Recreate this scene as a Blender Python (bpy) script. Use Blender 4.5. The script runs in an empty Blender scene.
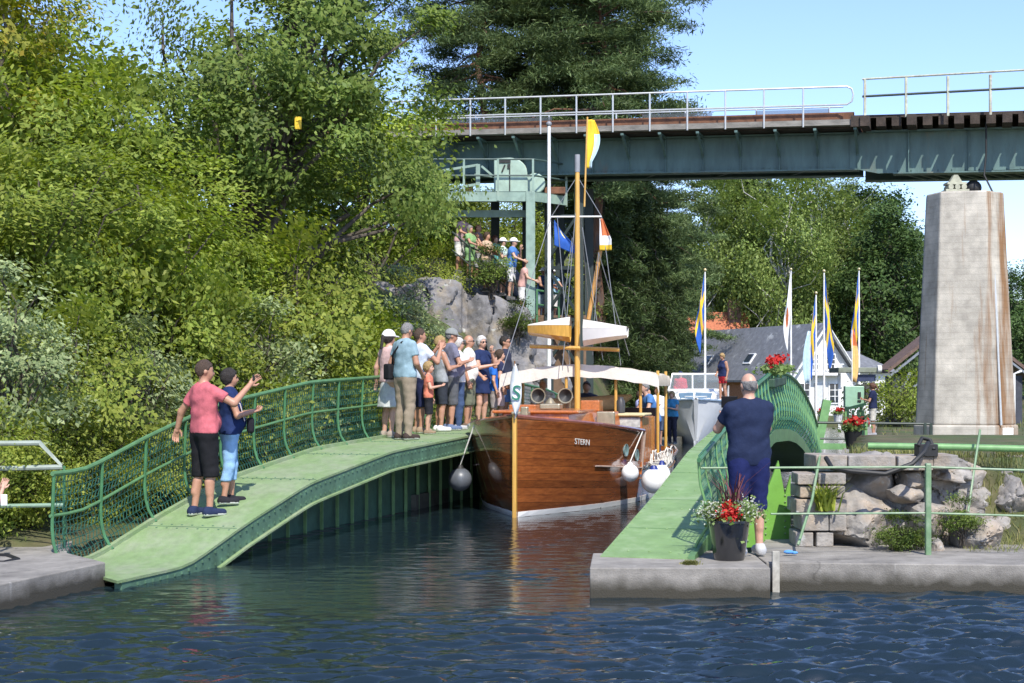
import bpy, math, random
import numpy as np
from mathutils import Vector, Matrix

SC = bpy.context.scene
COL = SC.collection
CAMZ = 2.1
def at(px, py, Y):
    return Vector(((px - 512) * Y / 1500, Y, CAMZ - (py - 386) * Y / 1500))
def sm(a, b, x):
    t = np.clip((x - a) / (b - a), 0, 1)
    return t * t * (3 - 2 * t)

# ------------------------------------------------------------------ noise
def _h(ix, iy, iz, seed):
    n = (ix * 374761393 + iy * 668265263 + iz * 2147483647 + seed * 974711) & 0xFFFFFFFF
    n = (((n ^ (n >> 13)) & 0x7FFFFFFF) * 1274126177) & 0xFFFFFFFF
    n = (((n ^ (n >> 15)) & 0x7FFFFFFF) * 2246822519) & 0xFFFFFFFF
    return ((n ^ (n >> 16)) & 0xFFFFFF) / float(0xFFFFFF)
def vnoise(x, y, z, seed=0):
    x, y, z = np.broadcast_arrays(np.asarray(x, float), np.asarray(y, float), np.asarray(z, float))
    ix, iy, iz = np.floor(x).astype(np.int64), np.floor(y).astype(np.int64), np.floor(z).astype(np.int64)
    fx, fy, fz = x - ix, y - iy, z - iz
    fx, fy, fz = [t * t * (3 - 2 * t) for t in (fx, fy, fz)]
    r = 0
    for dx in (0, 1):
        for dy in (0, 1):
            for dz in (0, 1):
                w = (fx if dx else 1 - fx) * (fy if dy else 1 - fy) * (fz if dz else 1 - fz)
                r = r + w * _h(ix + dx, iy + dy, iz + dz, seed)
    return r * 2 - 1
def fbm(x, y, z, oct=4, seed=0):
    r, a, s = 0, 1, 1
    for o in range(oct):
        r = r + a * vnoise(x * s, y * s, z * s, seed + o); a *= .5; s *= 2.03
    return r

# ------------------------------------------------------------------ tagging
def tag(o, label=None, cat=None, group=None, kind=None):
    if label: o['label'] = label
    if cat: o['category'] = cat
    if group: o['group'] = group
    if kind: o['kind'] = kind
    return o
def thing(name, label, cat, loc=(0, 0, 0), rz=0, group=None):
    o = bpy.data.objects.new(name, None); COL.objects.link(o)
    o.location = loc; o.rotation_euler = (0, 0, rz); o.empty_display_size = .2
    return tag(o, label, cat, group)
KIDS = {}
def link(name, me, parent=None):
    o = bpy.data.objects.new(name, me); COL.objects.link(o)
    if parent is not None:
        o.parent = parent; KIDS.setdefault(parent.name, []).append(o)
    return o
def copy_tree(o, parent=None):
    c = o.copy(); COL.objects.link(c)
    if parent is not None:
        c.parent = parent; KIDS.setdefault(parent.name, []).append(c)
    for k in list(KIDS.get(o.name, [])): copy_tree(k, c)
    return c

# ------------------------------------------------------------------ materials
def nd(nt, t, **kw):
    n = nt.nodes.new(t)
    for k, v in kw.items():
        if k in n.inputs: n.inputs[k].default_value = v
        else: setattr(n, k, v)
    return n
MATS = {}
def mat(name, col, rough=.6, var=.15, scale=6., bump=.0, bscale=None, metal=0., spec=.5, col2=None, c2=(.45, .6), c2scale=None,
        stretch=(1, 1, 1), coat=0., rnd=0., detail=5, trans=None):
    if name in MATS: return MATS[name]
    m = bpy.data.materials.new(name); m.use_nodes = True; nt = m.node_tree
    p = nt.nodes['Principled BSDF']; L = nt.links.new
    p.inputs['Roughness'].default_value = rough; p.inputs['Metallic'].default_value = metal
    p.inputs['Specular IOR Level'].default_value = spec
    if coat: p.inputs['Coat Weight'].default_value = coat; p.inputs['Coat Roughness'].default_value = .06
    tc = nd(nt, 'ShaderNodeTexCoord'); mp = nd(nt, 'ShaderNodeMapping'); mp.inputs['Scale'].default_value = stretch
    L(tc.outputs['Object'], mp.inputs['Vector'])
    nz = nd(nt, 'ShaderNodeTexNoise', Scale=scale, Detail=detail, Roughness=.6); L(mp.outputs[0], nz.inputs['Vector'])
    c = tuple(col) + (1,)
    mr = nd(nt, 'ShaderNodeMapRange'); mr.inputs['From Min'].default_value = .3; mr.inputs['From Max'].default_value = .7
    mr.inputs['To Min'].default_value = 1 - var; mr.inputs['To Max'].default_value = 1 + var
    L(nz.outputs['Fac'], mr.inputs['Value'])
    src = None
    if col2 is not None:
        n2 = nd(nt, 'ShaderNodeTexNoise', Scale=c2scale or scale * .5, Detail=6, Roughness=.65); L(mp.outputs[0], n2.inputs['Vector'])
        cr = nd(nt, 'ShaderNodeValToRGB'); e = cr.color_ramp.elements
        e[0].position, e[1].position = c2; e[0].color = c; e[1].color = tuple(col2) + (1,)
        L(n2.outputs['Fac'], cr.inputs['Fac']); src = cr.outputs['Color']
    hs = nd(nt, 'ShaderNodeHueSaturation'); hs.inputs['Color'].default_value = c
    if src: L(src, hs.inputs['Color'])
    val = mr.outputs[0]
    if rnd:
        g = nd(nt, 'ShaderNodeObjectInfo'); r2 = nd(nt, 'ShaderNodeMapRange')
        r2.inputs['To Min'].default_value = 1 - rnd; r2.inputs['To Max'].default_value = 1 + rnd
        L(g.outputs['Random'], r2.inputs['Value'])
        mu = nd(nt, 'ShaderNodeMath', operation='MULTIPLY'); L(val, mu.inputs[0]); L(r2.outputs[0], mu.inputs[1]); val = mu.outputs[0]
    L(val, hs.inputs['Value']); L(hs.outputs[0], p.inputs['Base Color'])
    if bump:
        nb = nd(nt, 'ShaderNodeTexNoise', Scale=bscale or scale * 3, Detail=6, Roughness=.65); L(mp.outputs[0], nb.inputs['Vector'])
        b = nd(nt, 'ShaderNodeBump', Strength=min(1, bump), Distance=.03); L(nb.outputs['Fac'], b.inputs['Height']); L(b.outputs[0], p.inputs['Normal'])
    MATS[name] = m; m['p'] = 1
    return m
def leafmat(name, col, col2, tl=.35, var=.35, yellow=None):
    if name in MATS: return MATS[name]
    m = bpy.data.materials.new(name); m.use_nodes = True; nt = m.node_tree; L = nt.links.new
    p = nt.nodes['Principled BSDF']; p.inputs['Roughness'].default_value = .5; p.inputs['Specular IOR Level'].default_value = .16
    g = nd(nt, 'ShaderNodeNewGeometry'); cr = nd(nt, 'ShaderNodeValToRGB'); e = cr.color_ramp.elements
    e[0].color = tuple(col) + (1,); e[1].color = tuple(col2) + (1,)
    if yellow:
        e[1].position = .9; k = e.new(.97); k.color = tuple(yellow) + (1,)
    L(g.outputs['Random Per Island'], cr.inputs['Fac'])
    tc = nd(nt, 'ShaderNodeTexCoord'); nz = nd(nt, 'ShaderNodeTexNoise', Scale=.9, Detail=2); L(tc.outputs['Object'], nz.inputs['Vector'])
    mr = nd(nt, 'ShaderNodeMapRange'); mr.inputs['From Min'].default_value = .35; mr.inputs['From Max'].default_value = .65
    mr.inputs['To Min'].default_value = 1 - var; mr.inputs['To Max'].default_value = 1 + var
    L(nz.outputs['Fac'], mr.inputs['Value'])
    oi = nd(nt, 'ShaderNodeObjectInfo'); r2 = nd(nt, 'ShaderNodeMapRange'); r2.inputs['To Min'].default_value = .85; r2.inputs['To Max'].default_value = 1.15
    L(oi.outputs['Random'], r2.inputs['Value'])
    mu = nd(nt, 'ShaderNodeMath', operation='MULTIPLY'); L(mr.outputs[0], mu.inputs[0]); L(r2.outputs[0], mu.inputs[1])
    hs = nd(nt, 'ShaderNodeHueSaturation'); L(cr.outputs[0], hs.inputs['Color']); L(mu.outputs[0], hs.inputs['Value'])
    L(hs.outputs[0], p.inputs['Base Color'])
    t = nd(nt, 'ShaderNodeBsdfTranslucent'); h2 = nd(nt, 'ShaderNodeHueSaturation', Saturation=1.15, Value=1.5); L(hs.outputs[0], h2.inputs['Color']); L(h2.outputs[0], t.inputs['Color'])
    mx = nd(nt, 'ShaderNodeMixShader', Fac=tl); L(p.outputs[0], mx.inputs[1]); L(t.outputs[0], mx.inputs[2])
    L(mx.outputs[0], nt.nodes['Material Output'].inputs['Surface'])
    MATS[name] = m; return m

# ------------------------------------------------------------------ mesh builder
class MB:
    def __init__(s): s.v = []; s.f = []; s.m = []; s.mi = 0
    def add(s, v, f):
        b = len(s.v); s.v += [tuple(p) for p in v]; s.f += [tuple(i + b for i in q) for q in f]; s.m += [s.mi] * len(f)
    def box(s, c, d, rot=None):
        c = Vector(c); x, y, z = [k / 2 for k in d]
        vs = [Vector((i * x, j * y, k * z)) for i in (-1, 1) for j in (-1, 1) for k in (-1, 1)]
        if rot is not None: vs = [rot @ p for p in vs]
        s.add([c + p for p in vs], [(0, 1, 3, 2), (4, 6, 7, 5), (0, 4, 5, 1), (2, 3, 7, 6), (0, 2, 6, 4), (1, 5, 7, 3)])
        return s
    def bar(s, p0, p1, w, h=None, up=(0, 0, 1)):
        p0, p1 = Vector(p0), Vector(p1); h = w if h is None else h
        d = (p1 - p0).normalized(); up = Vector(up)
        if abs(d.dot(up)) > .98: up = Vector((0, 1, 0))
        a = d.cross(up).normalized() * w / 2; b = a.cross(d).normalized() * h / 2
        vs = [p + i * a + j * b for p in (p0, p1) for i, j in ((-1, -1), (1, -1), (1, 1), (-1, 1))]
        s.add(vs, [(3, 2, 1, 0), (4, 5, 6, 7), (0, 1, 5, 4), (1, 2, 6, 5), (2, 3, 7, 6), (3, 0, 4, 7)])
        return s
    def tube(s, pts, r, n=8, cap=True):
        pts = [Vector(p) for p in pts]; N = len(pts)
        rs = [r] * N if not hasattr(r, '__len__') else r
        t0 = (pts[1] - pts[0]).normalized(); u = t0.orthogonal().normalized(); rings = []
        for i, p in enumerate(pts):
            t = (pts[min(i + 1, N - 1)] - pts[max(i - 1, 0)])
            if t.length < 1e-9: t = t0
            t.normalize(); u = (u - t * u.dot(t)); u = u.normalized() if u.length > 1e-6 else t.orthogonal().normalized(); w = t.cross(u)
            rings.append([p + (u * math.cos(a) + w * math.sin(a)) * rs[i] for a in [2 * math.pi * k / n for k in range(n)]])
        s.loft(rings, True, cap); return s
    def loft(s, rings, closed=True, cap=True):
        n = len(rings[0]); v = [p for r in rings for p in r]; f = []
        for i in range(len(rings) - 1):
            for k in range(n if closed else n - 1):
                a = i * n + k; b = i * n + (k + 1) % n; f.append((a, b, b + n, a + n))
        if cap and closed: f.append(tuple(range(n - 1, -1, -1))); f.append(tuple((len(rings) - 1) * n + k for k in range(n)))
        s.add(v, f); return s
    def lathe(s, prof, c=(0, 0, 0), n=20, rot=None, cap=True):
        c = Vector(c); rings = []
        for r, z in prof:
            ring = [Vector((r * math.cos(2 * math.pi * k / n), r * math.sin(2 * math.pi * k / n), z)) for k in range(n)]
            rings.append([c + (rot @ p if rot is not None else p) for p in ring])
        return s.loft(rings, True, cap)
    def ball(s, c, r, n=12, sc=(1, 1, 1), rot=None):
        R = Matrix.Diagonal(sc) if rot is None else rot @ Matrix.Diagonal(sc)
        return s.lathe([(max(1e-4, r * math.sin(math.pi * i / n)), -r * math.cos(math.pi * i / n)) for i in range(n + 1)], c, n * 2, R)
    def prism(s, poly, xf):
        # poly: list of 2-tuples; xf(x,y,k) with k in 0,1 gives the point
        n = len(poly); v = [xf(x, y, 0) for x, y in poly] + [xf(x, y, 1) for x, y in poly]
        f = [tuple(range(n - 1, -1, -1)), tuple(range(n, 2 * n))] + [(i, (i + 1) % n, n + (i + 1) % n, n + i) for i in range(n)]
        s.add(v, f); return s
    def build(s, name, mats, parent=None, smooth=False, bevel=0, seg=2):
        me = bpy.data.meshes.new(name); me.from_pydata(s.v, [], s.f)
        for m in (mats if isinstance(mats, (list, tuple)) else [mats]): me.materials.append(m)
        me.polygons.foreach_set('material_index', s.m)
        import bmesh
        bm = bmesh.new(); bm.from_mesh(me); bmesh.ops.recalc_face_normals(bm, faces=bm.faces); bm.to_mesh(me); bm.free()
        if smooth:
            me.polygons.foreach_set('use_smooth', [True] * len(me.polygons))
            me.set_sharp_from_angle(angle=math.radians(smooth if smooth is not True else 40))
        o = link(name, me, parent)
        if bevel:
            b = o.modifiers.new('Bevel', 'BEVEL'); b.width = bevel; b.segments = seg; b.limit_method = 'ANGLE'
        return o
def npmesh(name, V, Fq, mats, parent=None, smooth=False, mi=None):
    V = np.asarray(V, np.float32); Fq = np.asarray(Fq, np.int32); k = Fq.shape[1]
    me = bpy.data.meshes.new(name); me.vertices.add(len(V)); me.vertices.foreach_set('co', V.ravel())
    me.loops.add(Fq.size); me.loops.foreach_set('vertex_index', Fq.ravel())
    me.polygons.add(len(Fq)); me.polygons.foreach_set('loop_start', np.arange(0, Fq.size, k, dtype=np.int32))
    for m in (mats if isinstance(mats, (list, tuple)) else [mats]): me.materials.append(m)
    if mi is not None: me.polygons.foreach_set('material_index', np.asarray(mi, np.int32))
    if smooth: me.polygons.foreach_set('use_smooth', np.ones(len(Fq), bool))
    me.update(calc_edges=True); me.validate()
    return link(name, me, parent) if name else me
def grid_faces(nr, nc):
    i = np.arange(nr - 1)[:, None] * nc + np.arange(nc - 1)[None, :]
    return np.stack([i, i + 1, i + nc + 1, i + nc], -1).reshape(-1, 4)

# ------------------------------------------------------------------ surface nets
def snets(f, org, h):
    s = f < 0; nx, ny, nz = f.shape; cs = (nx - 1, ny - 1, nz - 1)
    acc = np.zeros(cs + (3,)); cnt = np.zeros(cs)
    sl = lambda a, c: a[c[0]:c[0] + cs[0], c[1]:c[1] + cs[1], c[2]:c[2] + cs[2]]
    for ax in range(3):
        for a in (0, 1):
            for b in (0, 1):
                c0 = [a, b]; c0.insert(ax, 0); c1 = list(c0); c1[ax] = 1
                f0, f1 = sl(f, c0), sl(f, c1); x = sl(s, c0) != sl(s, c1)
                t = np.where(x, f0 / np.where(x, f0 - f1, 1), 0)
                for k in range(3): acc[..., k] += np.where(x, c0[k] + (t if k == ax else 0), 0)
                cnt += x
    act = cnt > 0; idx = -np.ones(cs, np.int64); idx[act] = np.arange(act.sum())
    cell = np.argwhere(act); V = (cell + acc[act] / cnt[act][:, None]) * h + np.array(org)
    Q = []
    for ax in range(3):
        a, b = [(1, 2), (2, 0), (0, 1)][ax]
        n = [nx, ny, nz]; lo = [0, 0, 0]; hi = list(n); hi[ax] -= 1; lo[a] = lo[b] = 1; hi[a] -= 1; hi[b] -= 1
        S0 = s[lo[0]:hi[0], lo[1]:hi[1], lo[2]:hi[2]]
        l2, h2 = list(lo), list(hi); l2[ax] += 1; h2[ax] += 1
        S1 = s[l2[0]:h2[0], l2[1]:h2[1], l2[2]:h2[2]]
        e = np.argwhere(S0 != S1) + np.array(lo)
        if not len(e): continue
        def g(da, db):
            c = e.copy(); c[:, a] -= da; c[:, b] -= db; return idx[c[:, 0], c[:, 1], c[:, 2]]
        q = np.stack([g(1, 1), g(0, 1), g(0, 0), g(1, 0)], 1)
        fl = ~s[e[:, 0], e[:, 1], e[:, 2]]; q[fl] = q[fl][:, ::-1]; Q.append(q)
    return V, np.concatenate(Q)
def gridpts(lo, hi, h):
    ax = [np.arange(l - 2 * h, u + 3 * h, h) for l, u in zip(lo, hi)]
    return np.meshgrid(*ax, indexing='ij'), [a[0] for a in ax]
def smin(a, b, k):
    h = np.clip(.5 + .5 * (b - a) / k, 0, 1); return b + (a - b) * h - k * h * (1 - h)
def scap(P, a, b, r1, r2, sq=1., y0=0.):
    x, y, z = P
    if sq != 1: y = (y - y0) / sq + y0
    ax, ay, az = a; bx, by, bz = b[0] - ax, b[1] - ay, b[2] - az
    bb = bx * bx + by * by + bz * bz + 1e-9
    t = np.clip(((x - ax) * bx + (y - ay) * by + (z - az) * bz) / bb, 0, 1)
    d = np.sqrt((x - ax - t * bx) ** 2 + (y - ay - t * by) ** 2 + (z - az - t * bz) ** 2) - (r1 + (r2 - r1) * t)
    return d * (sq if sq < 1 else 1)
def sell(P, c, r):
    x, y, z = P
    return (np.sqrt(((x - c[0]) / r[0]) ** 2 + ((y - c[1]) / r[1]) ** 2 + ((z - c[2]) / r[2]) ** 2) - 1) * min(r)
# ------------------------------------------------------------------ people
SKIN = [mat('skin_fair', (.52, .30, .21), .5, .08, 20), mat('skin_tan', (.42, .22, .14), .5, .08, 20), mat('skin_pale', (.60, .38, .28), .5, .08, 20)]
def cloth(c): return mat('cloth_%02x%02x%02x' % tuple(int(k * 255) for k in c), c, .85, .14, 14, .35, 9, spec=.2)
HAIR = {'grey': (.20, .19, .18), 'white': (.55, .53, .50), 'brown': (.06, .035, .02), 'dark': (.022, .016, .012), 'blonde': (.36, .24, .10), 'auburn': (.10, .04, .02)}
for k, c in HAIR.items(): mat('hair_' + k, c, .6, .35, 60, .6, 120)
SOLE = mat('shoe_sole', (.7, .68, .64), .7)
GLASS_DARK = mat('sunglass_lens', (.01, .01, .012), .1)
ARM = {'down': ((.25, .03, 1.14), (.27, -.05, .89)), 'rail': ((.25, -.16, 1.19), (.2, -.40, 1.10)), 'phone': ((.25, -.21, 1.19), (.09, -.34, 1.43)),
       'high': ((.27, -.27, 1.31), (.13, -.46, 1.53)), 'hip': ((.36, .09, 1.17), (.21, -.02, 1.0)), 'cross': ((.26, -.10, 1.15), (-.06, -.25, 1.19)),
       'chest': ((.25, -.09, 1.15), (.07, -.29, 1.2)), 'chin': ((.22, -.17, 1.18), (.07, -.2, 1.42)), 'side': ((.26, .08, 1.15), (.30, .05, .90)),
       'tablet': ((.25, -.18, 1.21), (.1, -.40, 1.36)), 'front': ((.24, -.03, 1.14), (.1, -.24, .98)), 'backrail': ((.30, .09, 1.17), (.36, .14, .95))}
PEOPLE_N = [0]
def person(label, pos, face, ht=1.75, arms=('down', 'down'), head=(0, 0), hair=('short', 'brown'), hat=None, shirt=((.5, .5, .5), .45), bottom=('shorts', (.05, .05, .06)),
           shoes=(.1, .1, .1), skin=0, wide=1., belly=0., female=False, vox=.02, child=False, lean=0., stance=(.0, .0), kneel=False, glasses=False, bag=None, phone=None, hem=.9, group=None, dress=None, ear=1):
    S = ht / 1.75; hs = 1.22 if child else 1.
    if kneel: pos = (pos[0], pos[1], pos[2] - .43 * S); stance = (.4, .4)
    root = thing('person', label, 'person', pos, math.atan2(face[0], -face[1]), group)
    sk = SKIN[skin]
    ln = math.sin(math.radians(lean))
    def LN(p):  # lean forward above the hips
        x, y, z = p
        return (x, y - max(0, z - .92) * ln, z)
    W = wide * (.93 if female else 1.)
    sx = .182 * W
    joints = {}
    for s, k in ((1, arms[0]), (-1, arms[1])):     # left, right
        E, R = ARM[k] if isinstance(k, str) else k
        o = sx - .185
        joints[s] = [LN((s * sx, .0, 1.415)), LN((s * (E[0] + o), E[1], E[2])), LN((s * (R[0] + o * .5), R[1], R[2]))]
    legs = {}
    for s, st in ((1, stance[0]), (-1, stance[1])):
        legs[s] = [(s * .088 * W, 0, .89), (s * .10 * W, -.015 + st * .5, .49), (s * .105 * W, .025 + st, .085)]
    if kneel:
        for s in (1, -1): legs[s] = [(s * .09, 0, .89), (s * .1, -.04, .48), (s * .1, .36, .50)]
    hp, hy = math.radians(head[1]), math.radians(head[0])
    hc = Vector(LN((0, .0, 1.52)))
    HR = Matrix.Rotation(hy, 3, 'Z') @ Matrix.Rotation(hp, 3, 'X')
    def torso(P, g=0.):
        d = None
        for a, b, r in (((-.075 * W, 0, .93), (.075 * W, 0, .93), .128 if not female else .14), ((-.05 * W, 0, 1.08), (.05 * W, 0, 1.08), .118 if not female else .098),
                        ((-.085 * W, 0, 1.27), (.085 * W, 0, 1.27), .122 if not female else .108), ((-.135 * W, .01, 1.40), (.135 * W, .01, 1.40), .068)):
            a, b = LN(a), LN(b)
            c = scap(P, a, b, r + g * 1.3, r + g * 1.3, .74, a[1]); d = c if d is None else smin(d, c, .09)
        c = scap(P, LN((0, 0, .95)), LN((0, .0, 1.36)), .13 * W + g, .135 * W + g, .78, 0); d = smin(d, c, .06)
        if belly: d = smin(d, scap(P, LN((0, -.05 - .05 * belly, 1.07)), LN((0, -.04, 1.18)), .10 + .04 * belly + g, .09 + g), .08)
        if female and not child:
            for s in (1, -1): d = smin(d, sell(P, LN((s * .075, -.085, 1.27)), (.07 + g, .06 + g, .065 + g)), .05)
        return d
    def arm(P, s, g=0., cut=None, rr=1.):
        a, e, w = joints[s]
        d = smin(scap(P, a, e, .052 * rr + g, .042 * rr + g), scap(P, e, w, .042 * rr + g, .029 * rr + g), .02)
        return d
    def sleeve(P, s, L, g):
        a, e, w = [Vector(q) for q in joints[s]]
        if L <= 1:
            d = scap(P, a, e, .060 + g, .057 + g); dv = (e - a).normalized(); lim = L * (e - a).length
            pl = (P[0] - a.x) * dv.x + (P[1] - a.y) * dv.y + (P[2] - a.z) * dv.z - lim
            return np.maximum(d, pl)
        return smin(scap(P, a, e, .058 + g, .05 + g), scap(P, e, e + (w - e) * .96, .05 + g, .038 + g), .02)
    def leg(P, s, g=0.):
        a, k, f = legs[s]
        d = smin(scap(P, a, k, .085 * W + g, .055 + g), scap(P, k, f, .052 + g, .036 + g), .03)
        return smin(d, scap(P, (k[0], k[1] + .03, k[2] - .1), (f[0], f[1] + .01, f[2] + .18), .046 + g, .034 + g), .03)
    def hd(P):
        x, y, z = P; x, y, z = x - hc.x, y - hc.y, z - hc.z
        M = np.array(HR.transposed()) / hs
        return [M[0, 0] * x + M[0, 1] * y + M[0, 2] * z, M[1, 0] * x + M[1, 1] * y + M[1, 2] * z, M[2, 0] * x + M[2, 1] * y + M[2, 2] * z]
    def headf(P):
        Q = hd(P)
        d = sell(Q, (0, .0, .125), (.074, .095, .105))
        d = smin(d, scap(Q, (0, -.045, .05), (0, -.05, .07), .046, .052), .03)
        d = smin(d, scap(Q, (0, -.092, .115), (0, -.108, .088), .010, .015), .012)
        for s in (1, -1):
            if ear: d = smin(d, sell(Q, (s * .077, .012, .105), (.012, .022, .033)), .008)
            d = np.maximum(d, -sell(Q, (s * .032, -.098, .122), (.017, .014, .011)))
        d = np.maximum(d, -scap(Q, (-.022, -.104, .062), (.022, -.104, .062), .006, .006))
        return d
    h = vox
    xm = max([.34 * W] + [abs(j[0]) + .07 for s in (1, -1) for j in joints[s]])
    ym = min([-.24] + [j[1] - .08 for s in (1, -1) for j in joints[s]] + [hc.y - .16 * hs])
    (PX, org) = gridpts((-xm, ym, 0), (xm, .24 + max(stance) if max(stance) > 0 else .24, 1.78 + (.06 if child else 0)), h)
    d = torso(PX)
    d = smin(d, scap(PX, LN((0, .015, 1.40)), tuple(hc + HR @ Vector((0, 0, .04))), .055, .052), .035)
    d = smin(d, headf(PX), .015)
    for s in (1, -1):
        d = smin(d, arm(PX, s), .03); d = smin(d, leg(PX, s), .035)
        f = legs[s][2]; d = smin(d, scap(PX, (f[0], f[1] + .03, .05), (f[0] + s * .02, f[1] - .13, .04), .04, .03), .03)
    V, Q = snets(d, org, h)
    Vs, Qs = [V], [Q]; nb = len(V)
    for s in (1, -1):     # hands: palm, four fingers and a thumb, rooted inside the wrist
        a, e, w = [Vector(q) for q in joints[s]]
        fd = (w - e).normalized(); side = Vector((s * -.2, -1, 0)); side = side - fd * side.dot(fd)
        if side.length < .3: side = Vector((-s, 0, .3)); side = side - fd * side.dot(fd)
        side.normalize(); nr = fd.cross(side).normalized() * s   # palm normal-ish
        T = lambda u, v, t: tuple(w + fd * u + side * v + nr * t)
        prims = [(T(-.03, 0, 0), T(.03, .0, 0), .026, .026)]
        for v in (-.026, -.009, .009, .026): prims.append((T(.02, v * .8, 0), T(.085, v, 0), .014, .0125))
        cur = .035
        for q, (v, Lf) in enumerate(((.030, .9), (.011, 1.), (-.010, .95), (-.030, .75))):
            p0, p1, p2, p3 = T(.083, v, 0), T(.083 + .036 * Lf, v * 1.08, cur * .25), T(.083 + .058 * Lf, v * 1.1, cur * .8), T(.083 + .07 * Lf, v * 1.1, cur * 1.35)
            prims += [(p0, p1, .0098, .0094), (p1, p2, .0094, .0086), (p2, p3, .0086, .0074)]
        prims += [(T(.012, .022, .004), T(.045, .052, .018), .014, .012), (T(.045, .052, .018), T(.078, .058, .034), .012, .0095)]
        hv = max(.0055, min(.011, vox * .4))
        pts = [q for p in prims for q in (p[0], p[1])]
        lo = [min(q[i] for q in pts) - .03 for i in range(3)]; hi = [max(q[i] for q in pts) + .03 for i in range(3)]
        HPt, ho = gridpts(lo, hi, hv); dd = None
        for p in prims:
            c = scap(HPt, *p); dd = c if dd is None else smin(dd, c, .006)
        V2, Q2 = snets(dd, ho, hv); Vs.append(V2); Qs.append(Q2 + nb); nb += len(V2)
    body = npmesh('body', np.concatenate(Vs) * S, np.concatenate(Qs), sk, root, True)
    def gm(name, fn, lo, hi, m, mi=None, hh=None, par=root):
        P, o_ = gridpts(lo, hi, hh or h); f = fn(P)
        if not (f < 0).any(): return None
        v, q = snets(f, o_, hh or h)
        if mi is not None: return npmesh(name, v * S, q, m, par, True, mi=(v[q].mean(1)[:, 2] < mi).astype(int))
        return npmesh(name, v * S, q, m, par, True)
    g = max(.013, vox * .75)
    rough_ = lambda P, k=.006: k * (1.2 * vnoise(P[0] * 9 + P[2] * 5, P[1] * 9, P[2] * 13, 5 + len(label)) + .6 * vnoise(P[0] * 22, P[1] * 22, P[2] * 22 + P[0] * 12, 6))
    if shirt:
        c, L = shirt
        bx = (-xm, ym, hem - .06), (xm, .3, 1.52)
        def fs(P):
            d_ = torso(P, g) + rough_(P)
            if L > 0:
                for s in (1, -1): d_ = smin(d_, sleeve(P, s, L, g * .4) + rough_(P, .004), .025)
            else:
                for s in (1, -1):
                    d_ = np.maximum(d_, -scap(P, joints[s][0], joints[s][1], .06, .06))
            return np.maximum(d_, hem - P[2])
        gm('shirt', fs, *bx, cloth(c))
    if bottom:
        kind, c = bottom
        cutz = {'shorts': .50, 'long_shorts': .44, 'capri': .30, 'trousers': .05, 'hot': .66}.get(kind)
        gl = {'shorts': .026, 'long_shorts': .03, 'capri': .016, 'trousers': .024, 'hot': .016}.get(kind, .02)
        if kind == 'skirt':
            def fb(P): return np.maximum(np.maximum(scap(P, (0, 0, 1.0), (0, 0, .5), .13, .235, .8), .5 - P[2]), P[2] - 1.02) + rough_(P)
        else:
            def fb(P):
                d_ = np.maximum(torso(P, g * .75), P[2] - 1.0)
                for s in (1, -1):
                    d_ = smin(d_, leg(P, s, gl), .02)
                return np.maximum(np.maximum(d_ + rough_(P), P[2] - 1.0), cutz - P[2])
        gm({'trousers': 'trousers', 'capri': 'jeans', 'skirt': 'skirt'}.get(kind, 'shorts'), fb, (-.33 * W, -.3 + min(0, min(stance)), (.48 if kind == 'skirt' else cutz) - .03), (.33 * W, .3 + max(0, max(stance)), 1.04), cloth(c))
    if dress:
        c, z0 = dress
        def fdr(P):
            d_ = smin(torso(P, g), np.maximum(scap(P, (0, 0, 1.05), (0, 0, z0), .11, .20, .85), z0 - P[2]), .05)
            for s in (1, -1): d_ = smin(d_, sleeve(P, s, .5, g * .4), .025)
            return np.maximum(d_ + rough_(P), z0 - P[2])
        gm('dress', fdr, (-xm, ym, z0 - .05), (xm, .3, 1.52), cloth(c))
    if shoes:
        sh = cloth(shoes)
        for s in (1, -1):
            f = legs[s][2]
            def ff(P):
                d_ = smin(scap(P, (f[0], f[1] + .035, .05), (f[0] + s * .022, f[1] - .155, .042), .05, .043), scap(P, (f[0], f[1] + .03, .05), (f[0], f[1] + .01, .10), .048, .045), .03)
                return np.maximum(np.maximum(d_, .004 - P[2]), P[2] - .115)
            gm('shoe', ff, (f[0] - .09, f[1] - .23, 0), (f[0] + .1, f[1] + .11, .14), [sh, SOLE], mi=.028, hh=min(h, .014))
    hv = min(h, .016)
    lo = [hc.x - .16 * hs, hc.y - .2 * hs, hc.z - .28]; hi = [hc.x + .16 * hs, hc.y + .2 * hs, hc.z + .30 * hs]
    if hair:
        st, hcname = hair; hm = MATS['hair_' + hcname]
        def fh(P):
            Q = hd(P); t = {'short': .010, 'bald': .006}.get(st, .020)
            d_ = sell(Q, (0, .006, .132), (.074 + t, .096 + t, .103 + t))
            if st == 'short': lim = np.interp(Q[1], [-.10, -.06, -.01, .045], [.185, .165, .118, .05]) - Q[2]
            elif st == 'bald': lim = np.maximum(np.maximum(.055 - Q[2], Q[2] - .15), -(Q[1] - .0))
            else: lim = np.interp(Q[1], [-.11, -.075, -.045, -.015, .04], [.175, .165, .12, .06, .02]) - Q[2]
            d_ = np.maximum(d_, lim) + .007 * vnoise(Q[0] * 45, Q[1] * 45, Q[2] * 45, 9)
            if st == 'long': d_ = smin(d_, np.maximum(scap(Q, (0, .07, .13), (0, .085, -.10), .075, .055), -.15 - Q[2]), .03)
            if st == 'tail': d_ = smin(d_, scap(Q, (0, .12, .13), (0, .16, -.06), .035, .022), .02)
            return d_
        gm('hair', fh, lo, hi, hm, hh=hv)
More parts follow.
